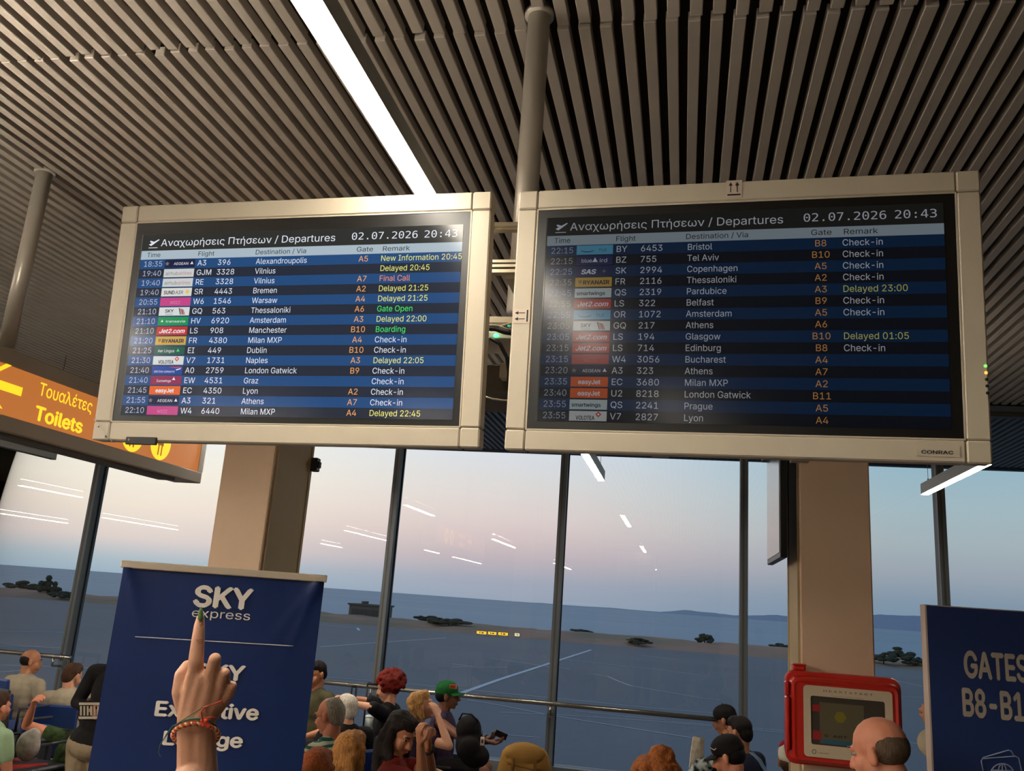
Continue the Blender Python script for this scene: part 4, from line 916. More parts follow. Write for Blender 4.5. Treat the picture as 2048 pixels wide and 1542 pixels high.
    # legs
    def legs(b, g, lo=1., upto=1.):
        for q in (-1, 1):
            h0 = hip + Vector((q * .09, 0, 0))
            if stand: kn = Vector((q * .10, .02, hipz * .52)); an_ = Vector((q * .11, -.01, .09))
            else: kn = Vector((q * .13, .42, hipz + .0)); an_ = Vector((q * .13, .44, .09))
            b.cap(h0, h0 + (kn - h0) * min(1, upto * 1.0), .085 * fat ** .5 + g, .06 + g if upto >= 1 else .07 + g)
            if upto >= 1 and lo > 0: b.chain([kn, kn + (an_ - kn) * .35, kn + (an_ - kn) * lo], [.057 + g, .056 + g, .036 + g * 1.5])
            if g == 0: b.cap(an_ + Vector((0, -.03, -.035)), an_ + Vector((0, .15, -.055)), .035, .028)
    legs(b, 0); b.build('body', SK[sk], root, vox)
    # clothes
    tb = Body(); torso_geo(tb, .013)
    for k in ('L', 'R'):
        sp, e, w_ = J[k]
        if sleeve > 0:
            if sleeve <= 1: tb.cap(sp, sp + (e - sp) * sleeve, .066, .058)
            else: tb.chain([sp, e, e + (w_ - e) * .92], [.064, .052, .038])
    tb.build('top', top, root, .011, 3)
    if bottom:
        lb = Body(); Rt = up_t.to_track_quat('Z', 'Y').to_matrix(); lb.ell(hip + Vector((0, 0, .0)), (.18 * fat, .14 * fat, .12), Rt)
        legs(lb, .016, 0 if shorts else .93, .8 if shorts else 1.); lb.build('shorts' if shorts else 'trousers', bottom, root, .012, 3)
    sm = MB()
    for q in (-1, 1):
        an_ = Vector((q * (.11 if stand else .13), (-.01 if stand else .44), .0)); sm2 = MB(); sm2.ell(tuple(an_ + Vector((0, .05, .045))), (.046, .135, .045), mat('shoe', (60, 58, 60), .6)); sm2.box(tuple(an_ + Vector((-.044, -.08, 0))), tuple(an_ + Vector((.044, .18, .02))), mat('shoe_sole', (196, 192, 186), .7), bev=.01); sm2.build('shoe', root)
    if face:
        for q in (-1, 1):
            ey = MB(); ey.ell(H(q * .031, .0735, .006), (.0125 * s, .0118 * s, .0068 * s), M_eye, 10, 7, R=RH); ey.ell(H(q * .031, .0832, .006), (.0058 * s, .0036 * s, .0058 * s), M_iris, 8, 5, R=RH); ey.build('eye', root)
            br = MB(); br.tube([H(q * .018, .092, .026), H(q * .033, .091, .031), H(q * .048, .078, .027)], [.003 * s, .004 * s, .002 * s], hairm(hairc, HC[hairc]), 6); br.build('eyebrow', root)
        MB().ell(H(0, .0925, -.0665), (.021 * s, .005 * s, .0085 * s), M_lip, 12, 6, R=RH).build('lips', root)
    # hair
    hb = Body(); hm_ = hairm(hairc, HC[hairc]); g = lambda c, r: HE(hb, c, r)
    if hair in ('short', 'curly', 'long', 'bob', 'updo', 'red'): g((0, -.024, .040), (.080, .094, .084)); g((0, -.062, -.01), (.070, .05, .07))
    if hair == 'short': g((0, .02, .078), (.066, .062, .05))
    if hair == 'grey': g((0, -.045, .02), (.0775, .069, .078)); g((0, -.055, -.03), (.068, .045, .05)); g((0, -.03, .055), (.07, .07, .062))
    if hair == 'fringe': g((0, -.036, .010), (.0778, .074, .066))
    if hair == 'bob':
        g((0, .03, .075), (.07, .055, .048))
        for q in (-1, 1): hb.cap(H(q * .07, -.02, .03), H(q * .074, -.01, -.075), .028 * s, .022 * s)
        hb.cap(H(-.04, -.07, .0), H(-.04, -.07, -.09), .04 * s, .03 * s); hb.cap(H(.04, -.07, .0), H(.04, -.07, -.09), .04 * s, .03 * s)
    if hair == 'long':
        g((0, .028, .076), (.07, .058, .046)); back = neck - Vector((0, .09, .0))
        for q in (-1, -.4, .3, 1): hb.chain([H(q * .06, -.05, .02), H(q * .082, -.055, -.09), Vector((q * .10, -.075, 0)) + neck + Vector((0, 0, -.08)), Vector((q * .10, -.10, 0)) + neck + Vector((0, 0, -.24))], [.034, .034, .034, .02])
        for q in (-1, 1): hb.chain([H(q * .072, .0, .03), H(q * .082, .012, -.07), Vector((q * .12, .03, 0)) + neck + Vector((0, 0, -.1)), Vector((q * .12, .08, 0)) + neck + Vector((0, 0, -.26))], [.026, .028, .03, .018])
    if hair == 'red' or hair == 'curly':
        rr_ = random.Random(int(px)); n_ = 150 if hair == 'curly' else 190
        for k in range(n_):
            th = rr_.uniform(0, 2 * PI); ph = math.acos(rr_.uniform(-.55 if hair == 'red' else -.35, 1)); v = Vector((math.sin(ph) * math.cos(th) * .098, math.sin(ph) * math.sin(th) * .108 - .025, math.cos(ph) * .1 + .03))
            if v.y > .045 and v.z < .06 and abs(v.x) < .07: continue
            kk = 1.14 if hair == 'red' else 1.; hb.ell(H(v.x * kk, v.y * kk - (.01 if kk > 1 else 0), v.z * (1.12 if kk > 1 else 1)), (rr_.uniform(.013, .026) * s,) * 3)
    if hair == 'updo':
        rr_ = random.Random(5)
        for k in range(120):
            th = rr_.uniform(0, 2 * PI); ph = math.acos(rr_.uniform(-.2, 1)); hb.ell(H(math.sin(ph) * math.cos(th) * .1, math.sin(ph) * math.sin(th) * .1 - .03, math.cos(ph) * .085 + .045), (.018 * s,) * 3)
        for k in range(70):
            th = rr_.uniform(0, 2 * PI); ph = rr_.uniform(0, PI); hb.ell(H(.02 + math.sin(ph) * math.cos(th) * .045, -.03 + math.sin(ph) * math.sin(th) * .045, .135 + math.cos(ph) * .03), (.015 * s,) * 3)
    if hair in ('cap',): g((0, -.045, -.005), (.078, .068, .065))
    if hair != 'bald' and hb.v: hb.build('hair', hm_, root, .0075 if hair in ('curly', 'red', 'updo') else .009, 1 if hair in ('curly', 'red', 'updo') else 3, disp=.02 if hair in ('long', 'bob') else None)
    if not stand: SEATED.append((root.location.copy(), a, hipz, label))
    if extra: extra(root, H, RH, s, J, neck, hip, W2L)
    return root
SEATED = []
HC = dict(brown=(70, 46, 32), dark=(26, 19, 17), black=(16, 14, 16), blond=(196, 150, 92), straw=(176, 122, 66), auburn=(150, 76, 36), red=(112, 24, 16), grey=(150, 142, 130), white=(214, 206, 190), greybrown=(96, 78, 62), copper=(160, 92, 44))
def capx(mc, brim=True, patch_=None, logo=None):
    def f(root, H, RH, s, J, neck, hip, W2L):
        b = Body(); b.ell(H(0, -.012, .052), (.088 * s, .104 * s, .076 * s), RH); b.ell(H(0, -.02, .03), (.086 * s, .1 * s, .055 * s), RH); c = b.build('cap_crown', mc, root, .0075, 2)
        MB().ell(H(0, -.012, .129), (.006, .006, .004), mc, 8, 5).build('cap_button', root)
        if brim:
            q = MB(); vs = []; fs = []; n = 14
            for i in range(n + 1):
                t_ = -1.15 + 2.3 * i / n
                for r_, dz in ((.082, .035), (.150, .022), (.152, .016), (.082, .028)): vs.append(H(math.sin(t_) * min(r_, .098) * 1.0, .0 + math.cos(t_) * r_ * 1.0, dz - .012 * t_ * t_))
            for i in range(n):
                for k in range(4): a_ = i * 4 + k; b_ = i * 4 + (k + 1) % 4; fs.append((a_, b_, b_ + 4, a_ + 4))
            q.add(vs, fs, mc, smooth=True); q.build('cap_brim', root)
        if patch_: patch_(root, H, RH, s)
    return f
C_beige = cloth('beige', (168, 156, 134)); C_black = cloth('black', (26, 24, 26)); C_olive = cloth('olive', (70, 66, 44)); C_navy = cloth('navy', (30, 34, 56)); C_red = cloth('red', (120, 34, 26))
C_jean = cloth('denim', (48, 58, 82)); C_dark = cloth('dark_trousers', (36, 36, 42)); C_khaki = cloth('khaki', (150, 132, 106)); C_mint = cloth('mint', (150, 176, 140)); C_grey = cloth('warm_grey', (150, 136, 116)); C_pink = cloth('pink', (170, 96, 100))
C_camo = cloth('camo', (64, 84, 46), kind='camo', nscale=11, c2=(30, 40, 28)); C_teal = cloth('teal_stripe', (44, 96, 92), kind='stripes', nscale=9, c2=(190, 196, 170)); C_purple = cloth('dark_purple', (58, 44, 66)); C_brown = cloth('brown', (84, 60, 44))
M_glassf = mat('spectacle_frame', (60, 34, 24), .3)
def spectacles(root, H, RH, s, J, neck, hip, W2L):
    m = MB()
    for q in (-1, 1):
        m.tube([H(q * .033 + .024 * math.cos(k * PI / 8), .100 - .006 * abs(math.cos(k * PI / 8)), .004 + .018 * math.sin(k * PI / 8)) for k in range(16)], .0018 * s, M_glassf, 5, closed=True)
        m.tube([H(q * .057, .095, .008), H(q * .079, .02, .006), H(q * .08, -.01, .0)], .0018 * s, M_glassf, 5)
    m.tube([H(-.009, .102, .008), H(.009, .102, .008)], .0018 * s, M_glassf, 5); m.build('spectacles', root)
# --- left of the banner
person('bald-topped person seen from behind in a beige T-shirt by the left handrail', 67, 1297, 8.14, 12, 'fringe', 'dark', 'tan', C_beige, C_jean, yaw=38, fat=1.15, pitch=-6)
person('dark-haired person in a light T-shirt half hidden by the black T-shirt', 150, 1325, 8.0, -15, 'short', 'brown', 'light', C_beige, C_dark, yaw=25, pitch=-12)
def back_print(root, H, RH, s, J, neck, hip, W2L):
    m = MB(); mw = mat('print_white', (176, 164, 146), .7); Y = 6.60 - .36
    def P(a, b): return W2L @ atY(a, b, Y + .07)
    for (x0, y0, x1, y1) in ((158, 1405, 199, 1410), (157, 1433, 196, 1438)) + tuple((160 + k * 6.8, 1412, 163.5 + k * 6.8, 1431) for k in range(6)): m.poly([P(x0, y1), P(x1, y1), P(x1, y0), P(x0, y0)], mw)
    m.build('shirt_print', root)
person('person standing in a black T-shirt with a pale printed back, leaning behind the banner', 256, 1262, 6.6, 0, 'short', 'dark', 'tan', C_black, C_khaki, lean=(.09, .06), torso=.60, arms={'L': (('p', 170, 1378, 6.55), ('p', 196, 1432, 6.32), (1, 0, 0), .8)}, stand=True, fat=1.3, shorts=True, extra=back_print, sleeve=2)
person('person in a green camouflage shirt with one bare arm raised to the side', 186, 1394, 6.95, 0, 'short', 'brown', 'ruddy', C_camo, C_dark, torso=.5, lean=(.17, 0), vox=.0065, arms={'L': (('p', 40, 1446, 6.8), ('p', 66, 1412, 6.7), (1, 0, 0), .7)}, sleeve=.38, fat=1.15)
def collar(root, H, RH, s, J, neck, hip, W2L):
    MB().tube([neck + Vector((.062 * math.cos(k * PI / 8), .0 + .062 * math.sin(k * PI / 8), -.012 - .012 * math.sin(k * PI / 8))) for k in range(16)], .016, cloth('collar_red', (150, 30, 30)), 8, closed=True).build('collar', root)
person('child at the left edge in a pale green T-shirt with a red collar', 3, 1383, 6.3, 15, 'short', 'brown', 'ruddy', C_mint, cloth('child_red', (130, 30, 30)), hs=.93, extra=collar, fat=.9)
# --- middle
person('person in an olive T-shirt half hidden by the banner edge, facing the camera', 636, 1321, 8.3, 205, 'short', 'dark', 'tan', C_olive, C_dark, pitch=-14)
person('grey-haired person in spectacles and a teal striped shirt, in profile to the left', 664, 1392, 5.9, -82, 'grey', 'grey', 'ruddy', C_teal, C_dark, extra=spectacles, pitch=-12, fat=1.15, vox=.007)
person('white-haired person in a black top behind the spectacled one', 697, 1387, 7.0, -50, 'short', 'white', 'light', C_black, C_dark, hs=.93)
person('person with curly bright red hair in a black T-shirt reaching for a suitcase handle', 779, 1345, 7.86, -92, 'red', 'red', 'light', C_black, C_jean, pitch=-16, female=True, vox=.0065, sleeve=.9,
       arms={'L': (('p', 748, 1417, 7.5), ('p', 712, 1408, 7.5), (0, 0, -1), .8), 'R': (('p', 752, 1408, 7.95), ('p', 708, 1398, 7.85), (0, 0, -1), .8)})
person('blond person looking up to the right with one hand at the face', 846, 1380, 6.95, 72, 'bob', 'blond', 'light', C_purple, C_dark, pitch=16, hs=.95, female=True, vox=.0065, arms={'R': (('p', 898, 1492, 6.7), ('p', 876, 1432, 6.8), (-.3, -.2, .2), .35)})
def patch_label(root, H, RH, s):
    m = MB(); mo = mat('cap_patch', (196, 120, 60), .7); mr_ = mat('cap_patch_red', (130, 30, 24), .7)
    def q(x, z, o): 
        v = Vector((x, 0, z)); return H(.069 + o - .1 * abs(z - .085), .055 + x, z)
    for (x0, x1, z0, z1, mm, o) in ((-.035, .03, .066, .102, mo, .013), (-.026, .021, .073, .095, mr_, .0155)): m.poly([q(x0, z0, o), q(x1, z0, o), q(x1, z1, o), q(x0, z1, o)], mm)
    m.build('cap_patch', root)
person('person in a green cap with an orange patch, bare arms stretched to a phone', 898, 1361, 8.25, 84, 'cap', 'black', 'dark', C_purple, C_black, sleeve=0, vox=.0065, hs=1.05, shorts=True, extra=capx(cloth('cap_green', (24, 92, 44)), True, patch_label),
       arms={'R': (('p', 918, 1473, 7.95), ('p', 978, 1484, 7.9), (0, 0, 1), .5), 'L': ((-.03, .16, -.2), ('p', 988, 1476, 8.3), (0, 0, 1), .5)})
def wristwatch(root, H, RH, s, J, neck, hip, W2L):
    sp, e, w_ = J['L']; d = (w_ - e).normalized(); c = w_ - d * .03; u = d.orthogonal().normalized(); v = d.cross(u)
    m = MB(); m.tube([c + (u * math.cos(k * PI / 8) + v * math.sin(k * PI / 8)) * .030 for k in range(16)], .007, M_seal, 6, closed=True); m.ell(tuple(c + Vector((0, -.032, 0))), (.017, .006, .017), M_steel, 12, 6); m.build('wristwatch', root)
person('person with long dark hair in a red top, chin on hands, looking down', 806, 1421, 5.24, 84, 'long', 'dark', 'tan', C_red, C_dark, yaw=34, pitch=-26, female=True, vox=.006, extra=wristwatch,
       arms={'R': (('p', 838, 1560, 5.0), ('p', 842, 1510, 4.95), (-.2, .3, .2), .7), 'L': (('p', 886, 1545, 5.15), ('p', 856, 1492, 5.05), (-.2, .3, .2), .8)})
person('person with a smooth straw-blond bob seen from behind', 706, 1459, 4.8, 5, 'bob', 'straw', 'light', C_brown, C_dark, female=True)
person('person with shorter auburn hair seen from behind beside the banner', 638, 1494, 4.25, -8, 'bob', 'auburn', 'light', C_dark, C_dark, female=True)
person('person bent forward in a warm grey T-shirt, only the back showing', 1262, 1556, 7.2, 84, 'short', 'brown', 'ruddy', C_grey, C_khaki, lean=(0, .34), torso=.46, fat=1.2, headoff=(0, .09), pitch=-50)
person('person with a big copper curly topknot seen from behind', 1316, 1512, 4.35, 5, 'updo', 'copper', 'ruddy', C_brown, C_dark, female=True, hs=1.05)
# --- right
person('person in a plain black cap looking down to the left before the glass', 1449, 1409, 8.3, -78, 'cap', 'black', 'tan', cloth('maroon_black', (44, 26, 30)), C_dark, pitch=-14, extra=capx(C_black), face=True)
def stripes(root, H, RH, s, J, neck, hip, W2L):
    m = MB(); ml = mat('jersey_stripe', (120, 150, 180), .7)
    for k, (o_, r_) in enumerate(((0, .012), (.035, .008))):
        m.tube([neck + Vector((.03 + o_, -.055, .01)), neck + Vector((.09 + o_, -.085, -.04)), neck + Vector((.15 + o_ * .5, -.11, -.12)), neck + Vector((.17 + o_ * .4, -.12, -.24)), neck + Vector((.18 + o_ * .4, -.12, -.36))], r_, ml, 6)
    m.build('jersey_stripe', root)
person('dark-haired person in a navy jersey with pale blue shoulder stripes', 1478, 1431, 7.5, -48, 'short', 'dark', 'tan', C_navy, C_dark, yaw=-12, pitch=-10, extra=stripes, fat=1.1)
def tick(root, H, RH, s):
    MB().tube([H(-.078, .03, .062), H(-.080, .045, .055), H(-.068, .07, .075)], .0025, M_label, 5).build('cap_mark', root)
person('person in a black cap with a small white mark, below the striped jersey', 1456, 1469, 5.9, -72, 'cap', 'black', 'ruddy', C_black, C_dark, pitch=-22, extra=capx(C_black, True, tick), vox=.007)
def crimson(root, H, RH, s):
    b = Body(); b.ell(H(-.052, -.01, .10), (.034 * s, .05 * s, .022 * s), RH @ Matrix.Rotation(-.7, 3, 'Y')); b.build('cap_panel', cloth('crimson', (140, 24, 46)), root, .006, 2)
person('person in a white cap with a crimson band peeping out left of the red cabinet', 1584, 1482, 6.2, 10, 'cap', 'brown', 'tan', cloth('cream', (196, 190, 170)), C_dark, extra=capx(cloth('cap_white', (206, 202, 184)), False, crimson), fat=1.1)
person('balding person with cropped grey sides standing before the red cabinet', 1756, 1428, 3.42, -58, 'fringe', 'greybrown', 'ruddy', C_brown, C_dark, stand=True, pitch=-16, vox=.006, fat=1.1)
person('person behind the gates panel with only the fingers showing at its edge', 1955, 1335, 4.3, 180, 'short', 'brown', 'tan', C_beige, C_dark, stand=True, vox=.006, arms={'R': (('p', 1975, 1486, 4.2), ('p', 1906, 1436, 3.95), (0, -1, .1), .45, (1, .1, .12))})

# --- seats: one under each seated person
M_seatb = mat('seat_blue', (34, 62, 122), .5, noise=.05, nscale=5); M_seatf = mat('seat_frame', (60, 62, 68), .4, metal=.4)
def seat(loc, a, hz, lab, m=M_seatb, back=True):
    t_ = thing('waiting_seat', lab, 'seat', loc, rz=-a, group='rows of waiting seats'); z = hz - .145
    MB().box((-.24, -.2, z - .04), (.24, .32, z), m, bev=.015).build('seat_pan', t_)
    M_ = Matrix.Translation((0, -.2, z)) @ Matrix.Rotation(math.radians(8), 4, 'X')
    if back: MB().box((-.235, -.05, -.02), (.235, -.015, .44), m, bev=.015, M=M_).build('backrest', t_)
    MB().box((-.27, -.02, z - .09), (.27, .05, z - .04), M_seatf).build('beam', t_)
    for q in (-.2, .2): MB().box((q - .02, -.18, 0), (q + .02, -.14, z - .06), M_seatf).box((q - .02, .2, 0), (q + .02, .24, z - .06), M_seatf).build('leg', t_)
    for q in (-.265, .265): MB().tube([(q, -.16, z - .02), (q, -.16, z + .18), (q, .14, z + .18)], .012, M_seatf, 8).build('armrest', t_)
for loc, a, hz, lab in SEATED:
    seat(loc, a, hz, 'seat under the ' + ' '.join(lab.split()[:10]), back='camouflage' not in lab)
p = atY(34, 1388, 7.5); seat((p.x, 7.5, 0), math.radians(12), .62, 'empty blue seat whose back shows before the person in beige')
p = atY(66, 1394, 7.35); seat((p.x, 7.2, 0), math.radians(14), .58, 'empty dark seat beside the blue one before the person in beige', mat('seat_dark', (36, 38, 44), .5))

# --- luggage and small things
def suitcase(px0, px1, pyt, Y, top, lab, m):
    a = atY(px0, pyt, Y); b = atY(px1, pyt, Y); W_ = .36; t_ = thing('suitcase', lab, 'suitcase', ((a.x + b.x) / 2, Y, 0), rz=.1); h = a.z
    MB().box((-W_ / 2, -.12, .05), (W_ / 2, .12, top), m, bev=.03).build('shell', t_)
    for k in range(5): MB().box((-W_ / 2 + .04 + k * .06, -.126, .1), (-W_ / 2 + .055 + k * .06, -.118, top - .06), m).build('ridge', t_)
    hw = abs(b.x - a.x) / 2
    hd = MB()
    for q in (-hw, hw): hd.tube([(q, 0, top - .02), (q, 0, h)], .009, M_seal, 8)
    hd.tube([(-hw, 0, h), (hw, 0, h)], .013, M_seal, 8); hd.build('pull_handle', t_)
    for q in (-.14, .14):
        for r_ in (-.08, .08): MB().tube([(q - .01, r_, .028), (q + .01, r_, .028)], .028, M_seal, 12).box((q - .008, r_ - .01, .028), (q + .008, r_ + .01, .06), M_seal).build('wheel', t_)
suitcase(704, 713, 1372, 7.75, .62, 'black suitcase with a narrow raised handle held by the red-haired person', mat('case_navy', (40, 56, 84), .4))
zt2 = atY(737, 1456, 8.7).z
suitcase(736, 765, 1367, 8.7, zt2, 'blue grey suitcase with a wide raised handle behind the red-haired person', mat('case_blue', (70, 92, 116), .4))
p = atY(737, 1456, 8.7); tb = thing('tumbler', 'clear drinking tumbler with a pale lid standing on the blue grey suitcase', 'tumbler', (p.x, 8.7, zt2))
MB().tube([(0, 0, 0), (0, 0, .10)], [.03, .042], mat('tumbler_plastic', (176, 182, 170), .2), 16).build('cup', tb); MB().tube([(0, 0, .10), (0, 0, .115), (0, 0, .125)], [.045, .044, .02], mat('tumbler_lid', (206, 212, 214), .3), 16).build('lid', tb)
# black backpack on the lap of the person in the green cap
p = atY(938, 1476, 7.75); bp = thing('backpack', 'black backpack with a white key fob in front of the person in the green cap', 'backpack', (p.x, 7.8, p.z - .16))
b = Body(); b.ell((0, 0, .10), (.13, .11, .15)); b.ell((-.02, 0, .22), (.115, .10, .12)); b.ell((.06, -.03, .02), (.13, .1, .1)); b.ell((.02, -.09, .08), (.1, .05, .1)); b.build('bag', C_black, bp, .012, 3)
MB().tube([(-.1, -.05, .3), (-.06, -.11, .36), (.02, -.11, .36), (.07, -.05, .3)], .008, M_seal, 8).build('strap', bp)
fo = MB(); fo.box((.115, -.115, .12), (.15, -.108, .19), M_label, bev=.003).box((.123, -.117, .14), (.142, -.115, .17), mat('fob_blue', (60, 80, 120), .5)).tube([(.12, -.1, .24), (.13, -.108, .19)], .003, M_seal, 6); fo.build('key_fob', bp)
p = atY(996, 1474, 7.95); ph = thing('phone', 'dark phone held in both hands by the person in the green cap', 'phone', (p.x, 7.98, p.z + .005), rz=.2)
MB().box((-.04, -.01, -.01), (.07, .0, .045), mat('phone_black', (18, 20, 24), .2), bev=.003, M=Matrix.Rotation(.35, 4, 'Y')).build('case', ph); MB().box((-.035, .0, -.006), (.065, .001, .041), glow('phone_screen', (90, 110, 150), .5), M=Matrix.Rotation(.35, 4, 'Y')).build('screen', ph)
# tan backpack
p = atY(1052, 1481, 6.3); zb = p.z - .50; tn = thing('backpack', 'tan canvas backpack with folded flap at the bottom of the picture', 'backpack', (p.x, 6.3, zb), rz=.1); M_tan = cloth('tan_canvas', (164, 124, 62), noise=.1)
b = Body(); b.cap((-.10, 0, .14), (-.08, 0, .38), .12, .09); b.cap((.12, 0, .14), (.08, 0, .38), .12, .09); b.ell((0, 0, .25), (.17, .12, .22)); b.build('bag', M_tan, tn, .012, 3)
b = Body(); b.ell((.0, -.04, .42), (.145, .10, .075)); b.cap((-.1, -.1, .37), (.11, -.1, .34), .018); b.build('flap', M_tan, tn, .009, 2)
b = Body(); b.ell((-.02, -.12, .17), (.13, .05, .1)); b.build('pocket', M_tan, tn, .009, 2)
for q in (-.07, .08): MB().tube([(q, -.14, .4), (q, -.165, .3), (q, -.16, .12)], .011, cloth('tan_strap', (110, 76, 36)), 6).build('strap', tn)
p0 = atY(1052, 1542, 6.3); st = seat((p.x, 6.35, 0), PI, zb + .145, 'low bench holding the tan canvas backpack', back=False)
# paper map / bag before the black caps
p = atY(1395, 1471, 7.4); pg2 = thing('paper_bag', 'crumpled pale paper bag held before the person in the plain black cap', 'bag', (p.x, 7.4, p.z - .24), rz=.3)
pm = MB(); M_pap = mat('paper', (186, 176, 158), .8, noise=.3, nscale=22); pm.add([(-.06, 0, 0), (.03, -.02, .01), (.055, .0, .0), (.052, -.004, .235), (.012, -.028, .225), (-.032, .0, .238), (-.045, .03, .12), (.05, .035, .1), (.045, .03, .22), (-.03, .028, .225), (-.055, .03, 0), (.055, .035, 0)], [(0, 1, 4, 5), (1, 2, 3, 4), (0, 5, 9, 6), (0, 6, 10), (2, 11, 7), (2, 7, 8, 3), (6, 9, 8, 7), (10, 6, 7, 11), (0, 10, 11, 2, 1)], M_pap); pm.build('paper', pg2)
p = atY(1412, 1512, 7.2); q_ = thing('shirt_bundle', 'folded pale and dark patterned cloth below the paper bag', 'cloth', (p.x, 7.2, p.z - .18))
b = Body(); b.ell((0, 0, .1), (.11, .07, .07)); b.ell((-.04, 0, .03), (.1, .07, .09)); b.build('fabric', cloth('pattern', (170, 180, 176), kind='camo', nscale=16, c2=(24, 26, 30)), q_, .009, 2)
p = atY(64, 1452, 6.6); wb = thing('plastic_bag', 'crumpled white plastic bag under the raised bare arm', 'bag', (p.x, 6.6, p.z - .28))
b = Body(); b.ell((0, 0, .13), (.1, .07, .12)); b.ell((.03, 0, .2), (.06, .05, .07)); b.build('film', cloth('plastic_film', (164, 158, 150), noise=.3, nscale=18), wb, .009, 2)
seat((p.x, 6.6, 0), PI + .1, p.z - .28 + .145, 'seat holding the crumpled white plastic bag', mat('seat_dark', (36, 38, 44), .5), back=False)

# ================================================================ the pointing hand
def hp(x, y, dd=0.): return atD(x, y, 1.1 + dd)
pr = person('bare right arm and hand pointing up at the airline banner, with cord bracelets', 0, 0, 0, 0, 'bob', 'brown', 'tan', cloth('mauve', (120, 96, 104)), C_dark, stand=True, female=True, at=(-.80, .66, 1.63), sleeve=.4, face=True, nohand='R',
            arms={'R': (('w', -.615, .90, 1.46), ('w', -.6, 1.08, 1.69))})
MI = (Matrix.Translation(pr.location) @ Matrix.Rotation(0, 4, 'Z')).inverted()
def L_(v): return MI @ v
S_ = .637e-3
h = Body()
def ch(pts, rs): h.chain([L_(hp(*p)) for p in pts], [r * S_ for r in rs])
ch([(391, 1345, .004), (392, 1322, .003), (396, 1281, .009), (399, 1250, .016), (401, 1236, .019)], [16.5, 15.4, 13.4, 11.0, 8.4])          # index
ch([(421, 1358, .002), (430, 1318, -.003)], [15.5, 12.6]); ch([(430, 1318, -.003), (429, 1334, .028), (424, 1356, .030)], [12.6, 11.8, 10])   # middle
ch([(443, 1370, .006), (449, 1347, .001)], [14.5, 11.8]); ch([(449, 1347, .001), (446, 1362, .028), (440, 1378, .028)], [11.8, 11, 9.5])     # ring
ch([(457, 1386, .010), (464, 1372, .007)], [13, 10.4]); ch([(464, 1372, .007), (459, 1386, .028), (452, 1398, .028)], [10.4, 9.8, 8.5])      # little
ch([(374, 1424, .012), (361, 1384, .010), (362, 1350, .014), (374, 1331, .022)], [21, 17.5, 13.2, 11])                                        # thumb
for (a, b_, r0, r1) in (((373, 1440, .004), (388, 1352, .004), 19, 17), ((384, 1442, .002), (403, 1356, .003), 22, 17), ((399, 1442, .002), (421, 1366, .003), 22, 17), ((412, 1440, .005), (438, 1378, .007), 20, 16), ((416, 1436, .01), (452, 1390, .011), 18, 15)):
    h.cap(L_(hp(*a)), L_(hp(*b_)), r0 * S_, r1 * S_)
h.cap(L_(hp(372, 1410, .02)), L_(hp(430, 1400, .02)), 17 * S_, 16 * S_); h.cap(L_(hp(368, 1380, .014)), L_(hp(392, 1350, .014)), 14 * S_, 12 * S_)
h.chain([L_(hp(x, y, d)) for x, y, d in ((378, 1438, .006), (379, 1458, .007), (382, 1490, .006), (386, 1545, .004))], [23 * S_, 25.5 * S_, 27.5 * S_, 32 * S_])
h.chain([L_(hp(x, y, d)) for x, y, d in ((406, 1438, .008), (406, 1458, .009), (404, 1490, .008), (403, 1545, .006))], [23 * S_, 25.5 * S_, 28 * S_, 32.5 * S_])
el_ = Vector((-.615, .90, 1.46)); wm = (hp(395, 1545, .005)); h.chain([L_(wm), L_(wm + (el_ - wm) * .5), L_(el_)], [.025, .033, .037])
hd = h.build('hand', mat('hand_skin', (214, 160, 128), .5, noise=.07, nscale=22, bump=.12, bscale=420), pr, .0018, 5)
# knuckle creases as shallow cords of skin, nail, bracelets
cr = MB(); M_crease = mat('crease', (176, 108, 78), .6)
def arc(x, y, w_, sag, dd, r=.00045):
    cr.tube([L_(hp(x - w_ / 2 + w_ * t_ / 6, y + sag * math.sin(PI * t_ / 6), dd + .0022 * (1 - math.sin(PI * t_ / 6)) )) for t_ in range(7)], r, M_crease, 5)
for (x, y, w_, dd) in ((399, 1249, 13, .0100), (398.6, 1252, 12, .0098), (396, 1279, 17, .0012), (396, 1282.5, 18, .0011), (395.6, 1286, 16, .0010)): arc(x, y, w_, 1.2, dd)
cr.build('knuckle_crease', pr)
nl = Body(); nl.cap(L_(hp(401, 1236, .0132)), L_(hp(401.5, 1222, .0140)), 5.9 * S_, 4.6 * S_); nl.cap(L_(hp(401.5, 1222, .0140)), L_(hp(401.8, 1215, .0146)), 4.4 * S_, 1.6 * S_)
nl.build('fingernail', mat('nail_green', (112, 142, 84), .18, noise=.4, nscale=900, coat=.6), pr, .0006, 2)
rgt = (hp(400, 1450) - hp(300, 1450)).normalized(); upv = (hp(400, 1400) - hp(400, 1500)).normalized(); tow = (CAM - hp(400, 1450)).normalized()
c0 = hp(391.5, 1471, .008)
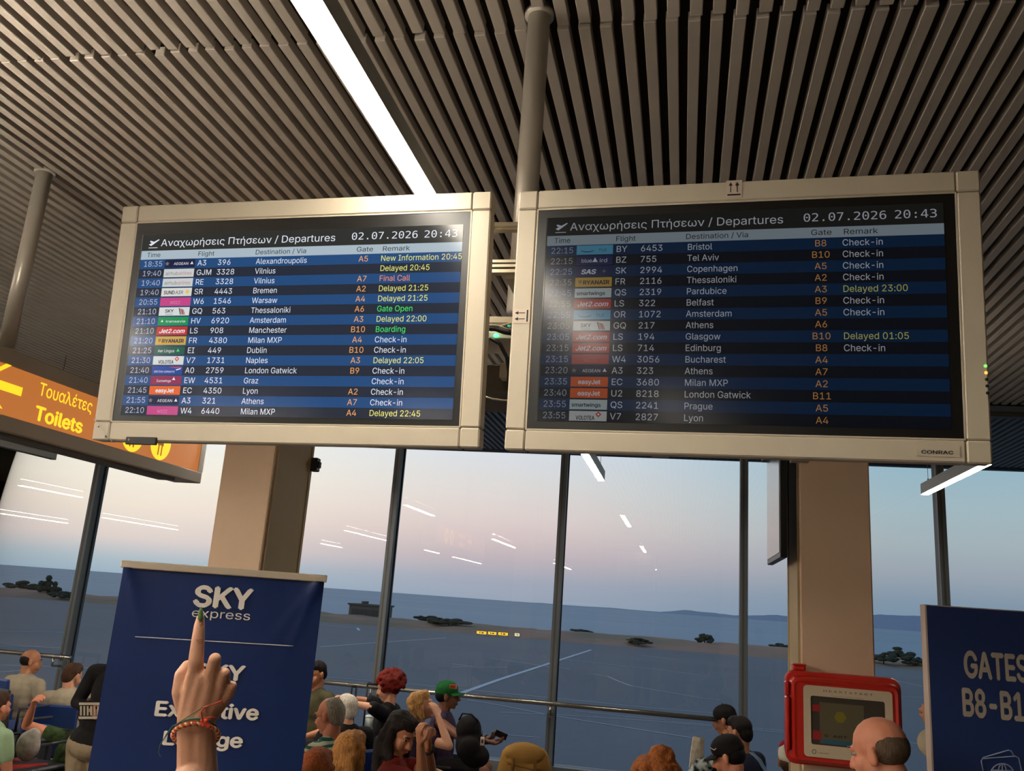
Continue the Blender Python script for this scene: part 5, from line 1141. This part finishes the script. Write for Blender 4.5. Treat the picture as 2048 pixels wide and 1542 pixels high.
def ringpt(t_, rx, rz, lift, c=c0): return c + rgt * math.cos(t_) * rx + tow * math.sin(t_) * rz + upv * math.sin(t_) * lift
M_coral = mat('cord_coral', (214, 74, 44), .7); M_cream = mat('cord_cream', (222, 186, 130), .7); M_gcord = mat('cord_green', (70, 110, 96), .7)
n_ = 150
for nm, off, m_ in (('braided_cord', 0, M_coral), ('braided_cord', PI, M_cream)):
    pts = []
    for k in range(n_):
        t_ = 2 * PI * k / n_; p = ringpt(t_, .0295, .0235, .0150); out = (rgt * math.cos(t_) + tow * math.sin(t_)); ph_ = 24 * t_ + off
        pts.append(L_(p + out * .0016 * math.cos(ph_) + upv * .0016 * math.sin(ph_)))
    MB().tube(pts, .0016, m_, 6, closed=True).build(nm, pr)
MB().tube([L_(ringpt(2 * PI * k / 60, .0290, .0232, .0185, hp(392, 1466, .008))) for k in range(60)], .0011, M_gcord, 6, closed=True).build('green_cord', pr)
def cord(pts, m_, r=.0007, nm='loose_thread'):
    MB().tube([L_(hp(*p)) for p in pts], r, m_, 6).build(nm, pr)
cord([(352, 1449, -.012), (366, 1440, -.018), (385, 1427, -.022), (405, 1415, -.024), (420, 1409, -.024), (437, 1403, -.022)], mat('cord_olive', (120, 110, 70), .7))
cord([(405, 1440, -.025), (402, 1424, -.025), (408, 1415, -.025), (430, 1407, -.023), (443, 1401, -.022), (446, 1409, -.02)], M_coral, .0009)
cord([(409, 1436, -.026), (422, 1434, -.024), (434, 1437, -.02)], M_coral, .0009)
cord([(350, 1452, -.01), (338, 1464, -.008), (327, 1479, -.008), (320, 1490, -.008), (317, 1505, -.007), (321, 1514, -.007)], M_gcord, .0006)
cord([(362, 1444, -.014), (345, 1452, -.01), (333, 1468, -.008), (322, 1488, -.008)], M_gcord, .0005)
kn = Body()
for (x, y) in ((405, 1441), (410, 1444), (415, 1449), (408, 1450), (413, 1441), (418, 1453)): kn.ell(L_(hp(x, y, -.0215)), (.003, .003, .0026))
kn.build('coral_knot', M_coral, pr, .0008, 1)
